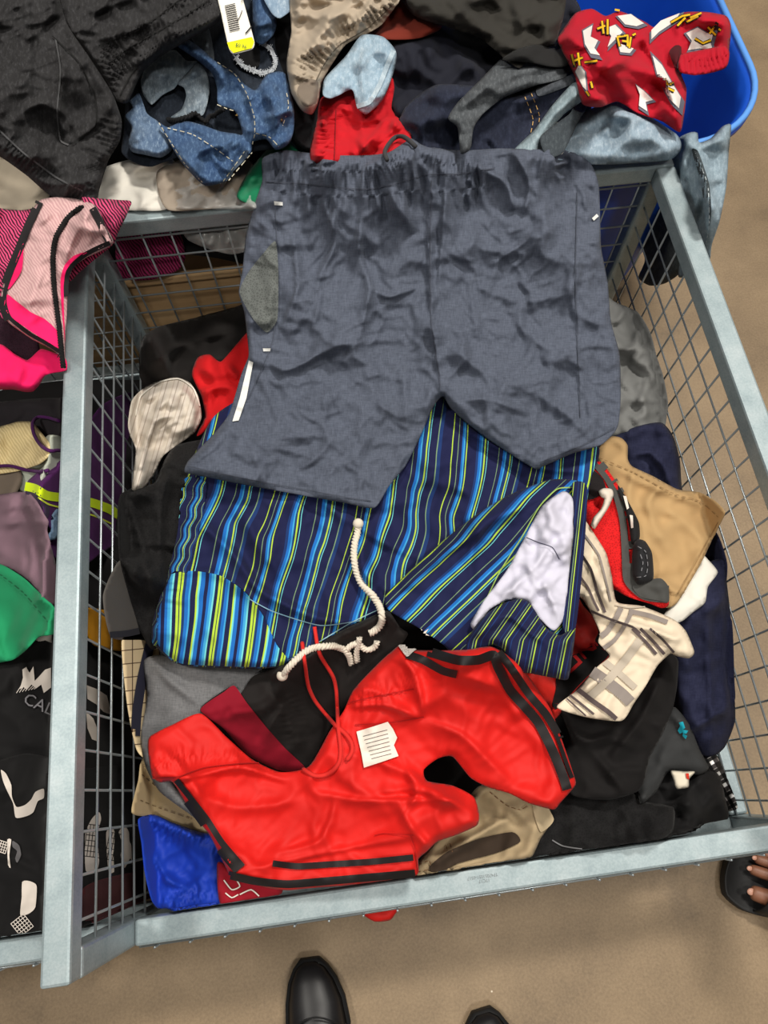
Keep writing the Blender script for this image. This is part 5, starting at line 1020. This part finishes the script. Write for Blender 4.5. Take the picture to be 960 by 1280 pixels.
g.band('side_seam', z3b([(584, 470), (594, 500), (600, 545)]), 1.2, fabric((180, 18, 16)), .002)
g.patch('white_mesh_patch', z5b([(728, 546), (760, 510), (790, 488), (870, 530), (945, 580), (880, 590), (838, 582), (806, 604), (784, 622), (756, 588)]), fabric((206, 198, 192), 'mesh'), .006, label='white mesh patch')
lb = g.patch('care_label', z5b([(568, 942), (640, 920), (702, 900), (724, 930), (742, 968), (728, 1000), (748, 1046), (680, 1070), (600, 1096), (588, 1030)]), plain((226, 218, 206), .7), .004, 3, False, label='white care label')
for k in range(7):
    a = z5b([(596+k*6, 962+k*16), (700+k*3, 934+k*17)]); g.band('print', a, .7, plain((90, 84, 84), .7), .005, 4, smooth=False)
RC_ = fabric((214, 44, 38))
cord('drawstring', z5b([(335, 560), (342, 620), (350, 680), (362, 750), (390, 810), (430, 860), (475, 912), (520, 950), (548, 990), (550, 1030), (525, 1064)]), .0030, RC_, g.o, None, lift=.001)
cord('drawstring', z5b([(388, 492), (398, 560), (410, 610), (440, 660), (470, 710), (482, 770), (486, 850), (490, 930), (500, 1010), (496, 1070), (470, 1108), (430, 1130), (388, 1132), (340, 1102)]), .0030, RC_, g.o, None, lift=.001)
# bit of red hanging through the grid under the front rail
Cloth('red_cloth', [(440, 1128), (470, 1118), (530, 1110), (530, 1128), (500, 1136), (488, 1150), (468, 1152), (452, 1142)], RED, 'red fabric corner poking out through the front grid below the rail', 'clothes', zfun=lambda u, v: np.full(np.shape(u), .235), wa=.012, over=False, step=2.4, edge=4, side='none')

#@FEET
# ------------------------------------------------------------------ feet of the two people standing at the bin
LEATHER = plain((24, 23, 25), .42); TROU = fabric((30, 30, 34)); SOLE = plain((14, 14, 15), .7)
def loft(name, rings, mat, parent, cap=True):
    V = [p for r in rings for p in r]; n = len(rings[0]); F = []
    for i in range(len(rings)-1):
        for j in range(n): F.append((i*n+j, i*n+(j+1) % n, (i+1)*n+(j+1) % n, (i+1)*n+j))
    if cap: F.append(tuple(range(n))[::-1]); F.append(tuple((len(rings)-1)*n+j for j in range(n)))
    return link(name, V, F, mat, parent)
def shoe(root, toe, ang, L=.30, side=1):
    c, s_ = math.cos(ang), math.sin(ang)
    def Wd(a, b, z): return (toe[0]-a*s_*-1*-1+b*c, toe[1]-a*c+b*s_*-1, z)
    T_ = [0, .01, .03, .06, .1, .15, .2, .25, .285, .3]; Wf = [.012, .026, .038, .047, .051, .046, .040, .037, .031, .012]; Hh = [.030, .040, .048, .054, .064, .088, .098, .1, .098, .09]
    off = [0, .001, .003, .006, .008, .004, 0, 0, 0, 0]
    k = L/.3
    sole = [[Wd(t*k, side*o+(w+.004)*math.cos(q)*k, .002+.022*(math.sin(q) > 0)*1.) for q in np.linspace(0, 6.283, 17)[:-1]] for t, w, o in zip(T_, Wf, off)]
    def sring(t, w, o):
        return [Wd(t*k, side*o+x*(w+.005)*k, z) for x, z in ((1, .004), (1.02, .012), (1, .024), (.6, .026), (0, .026), (-.6, .026), (-1, .024), (-1.02, .012), (-1, .004), (0, .003))]
    loft('sole', [sring(t-.004 if i == 0 else t, w, o) for i, (t, w, o) in enumerate(zip(T_, Wf, off))], SOLE, root)
    def uring(t, w, o, h):
        return [Wd(t*k, side*o+w*math.cos(q)*k*(1 if math.sin(q) < .3 else .93), .026+(h-.026)*max(0, math.sin(q))**.75 if math.sin(q) > 0 else .0255) for q in np.linspace(0, 6.283, 21)[:-1]]
    up = loft('upper', [uring(*a) for a in zip(T_, Wf, off, Hh)], LEATHER, root); up['label'] = 'black leather upper'
    for a0 in (.085, .135):
        P = [Wd(a0*k+.012*math.cos(q*2)*1, side*.006+.046*math.cos(q)*k, .03+(.062 if a0 < .1 else .084-.03)*math.sin(q)**.75*.72) for q in np.linspace(.1, 3.04, 20)]
        tube('seam', P, .0014, SOLE, root, 6)
    tube('trouser_leg', [Wd(.22*k, 0, .07), Wd(.222*k, 0, .12), Wd(.225*k, 0, .17), Wd(.225*k, 0, .22)], .058, TROU, root, 20, r1=.066)
pr = empty('person', (.33, -.25, 0), 'person in black shoes standing at the front rail of the bin', 'person')
a = at_z(386., 1203., .03); shoe(pr, (float(a[0]), float(a[1])), .02, .30, 1)
a = at_z(604., 1268., .03); shoe(pr, (float(a[0]), float(a[1])), -.12, .30, -1)
def foot():
    z0 = .026; e1 = np.array([*at_z(958., 1122., .04), 0]); e0 = np.array([*at_z(930., 1112., .04), 0])
    f = (e0-e1)/np.linalg.norm(e0-e1); r = np.array([f[1], -f[0], 0])          # forward and right-hand side
    root = empty('person', tuple(e0-f*.15), 'person beside the right end of the front rail, bare toes in a black slide sandal', 'person')
    SK = NT('skin'); SK.b.inputs['Base Color'].default_value = srgb((128, 84, 62)); SK.b.inputs['Roughness'].default_value = .5; SK.b.inputs['Subsurface Weight'].default_value = .08
    tips = [np.array([*at_z(a, b, .045), 0]) for a, b in ((931, 1112), (933, 1084), (940, 1071), (950, 1065), (962, 1061))]
    rad = [.0145, .0105, .0098, .0092, .0088]; ln = [.045, .045, .04, .036, .03]
    ank = e0-f*.19+r*.03; V = [(ank+[0, 0, .26], .042), (ank+[0, 0, .14], .040), (ank+[0, 0, .075], .040)]; E = [(0, 1), (1, 2)]
    V.append((e0-f*.13+r*.03+[0, 0, .055], .034)); E.append((2, 3)); V.append((ank-f*.035+[0, 0, .045], .03)); E.append((2, 4))
    V.append((e0-f*.095+r*.034+[0, 0, .048], .026)); E.append((3, 5))
    for i, (t_, q, l) in enumerate(zip(tips, rad, ln)):
        b = t_-f*(l+.022); b[2] = z0+.020; m = t_-f*l*.5; m[2] = z0+q*1.25; k = t_-f*q*.7; k[2] = z0+q*.95
        n = len(V); V += [(b, q*1.25), (m, q*1.0), (k, q*.92)]; E += [(5, n), (n, n+1), (n+1, n+2)]
    me = bpy.data.meshes.new('bare_foot'); org = np.array(root.location); me.from_pydata([tuple(v-org) for v, _ in V], E, []); me.materials.append(SK.m)
    o = bpy.data.objects.new('bare_foot', me); COL.objects.link(o); o.parent = root
    sk = o.modifiers.new('skin', 'SKIN'); sk.use_smooth_shade = True
    for d, (_, q) in zip(me.skin_vertices[0].data, V): d.radius = (q, q)
    me.skin_vertices[0].data[0].use_root = True; o.modifiers.new('smooth', 'SUBSURF').levels = 2; o.modifiers['smooth'].render_levels = 2
    for i, (t_, q) in enumerate(zip(tips, rad)):
        c = t_-f*q*.75; c[2] = z0+q*1.72; R_ = []
        uvsphere('toenail', c+f*q*.1-[0, 0, q*.12], q*.52, plain((188, 140, 120), .35), o, 1, .8, .34, 8)
    out = [(.022, -.02), (.03, .012), (.026, .045), (.012, .075), (-.02, .098), (-.07, .104), (-.12, .09), (-.18, .078), (-.24, .072), (-.268, .045), (-.27, .01), (-.25, -.018), (-.18, -.014), (-.11, -.02), (-.05, -.032), (-.01, -.034)]
    P = catmull(out, .01); n = len(P)
    def rr(s, z): return [tuple(e0+f*(p[0]*s-.0)+r*(.03+(p[1]-.03)*s)+[0, 0, z]) for p in P]
    SL_ = plain((26, 26, 27), .6)
    loft('sandal_sole', [rr(.96, .001), rr(1, .006), rr(1, .022), rr(.97, .027), rr(.9, .0245)], SL_, root)
    V = []; F = []; m = 14
    for i in range(9):
        a = -.026-.095*i/8
        for j in range(m+1):
            q = math.pi*j/m; V.append(e0+f*(a-.02*j/m)+r*(.035-.062*math.cos(q))+[0, 0, .012+(.068+.02*i/8)*math.sin(q)**.7])
    for i in range(8):
        for j in range(m): F.append((i*(m+1)+j, i*(m+1)+j+1, (i+1)*(m+1)+j+1, (i+1)*(m+1)+j))
    st = link('sandal_strap', V, F, SL_, root); md = st.modifiers.new('t', 'SOLIDIFY'); md.thickness = .004
    tube('trouser_leg', [ank+[0, 0, .12], ank+[0, 0, .2], ank+[0, 0, .27]], .062, TROU, root, 20, r1=.068)
foot()
#@END
print('done', time.time()-T0, len(bpy.data.objects), sum(len(m.polygons) for m in bpy.data.meshes))
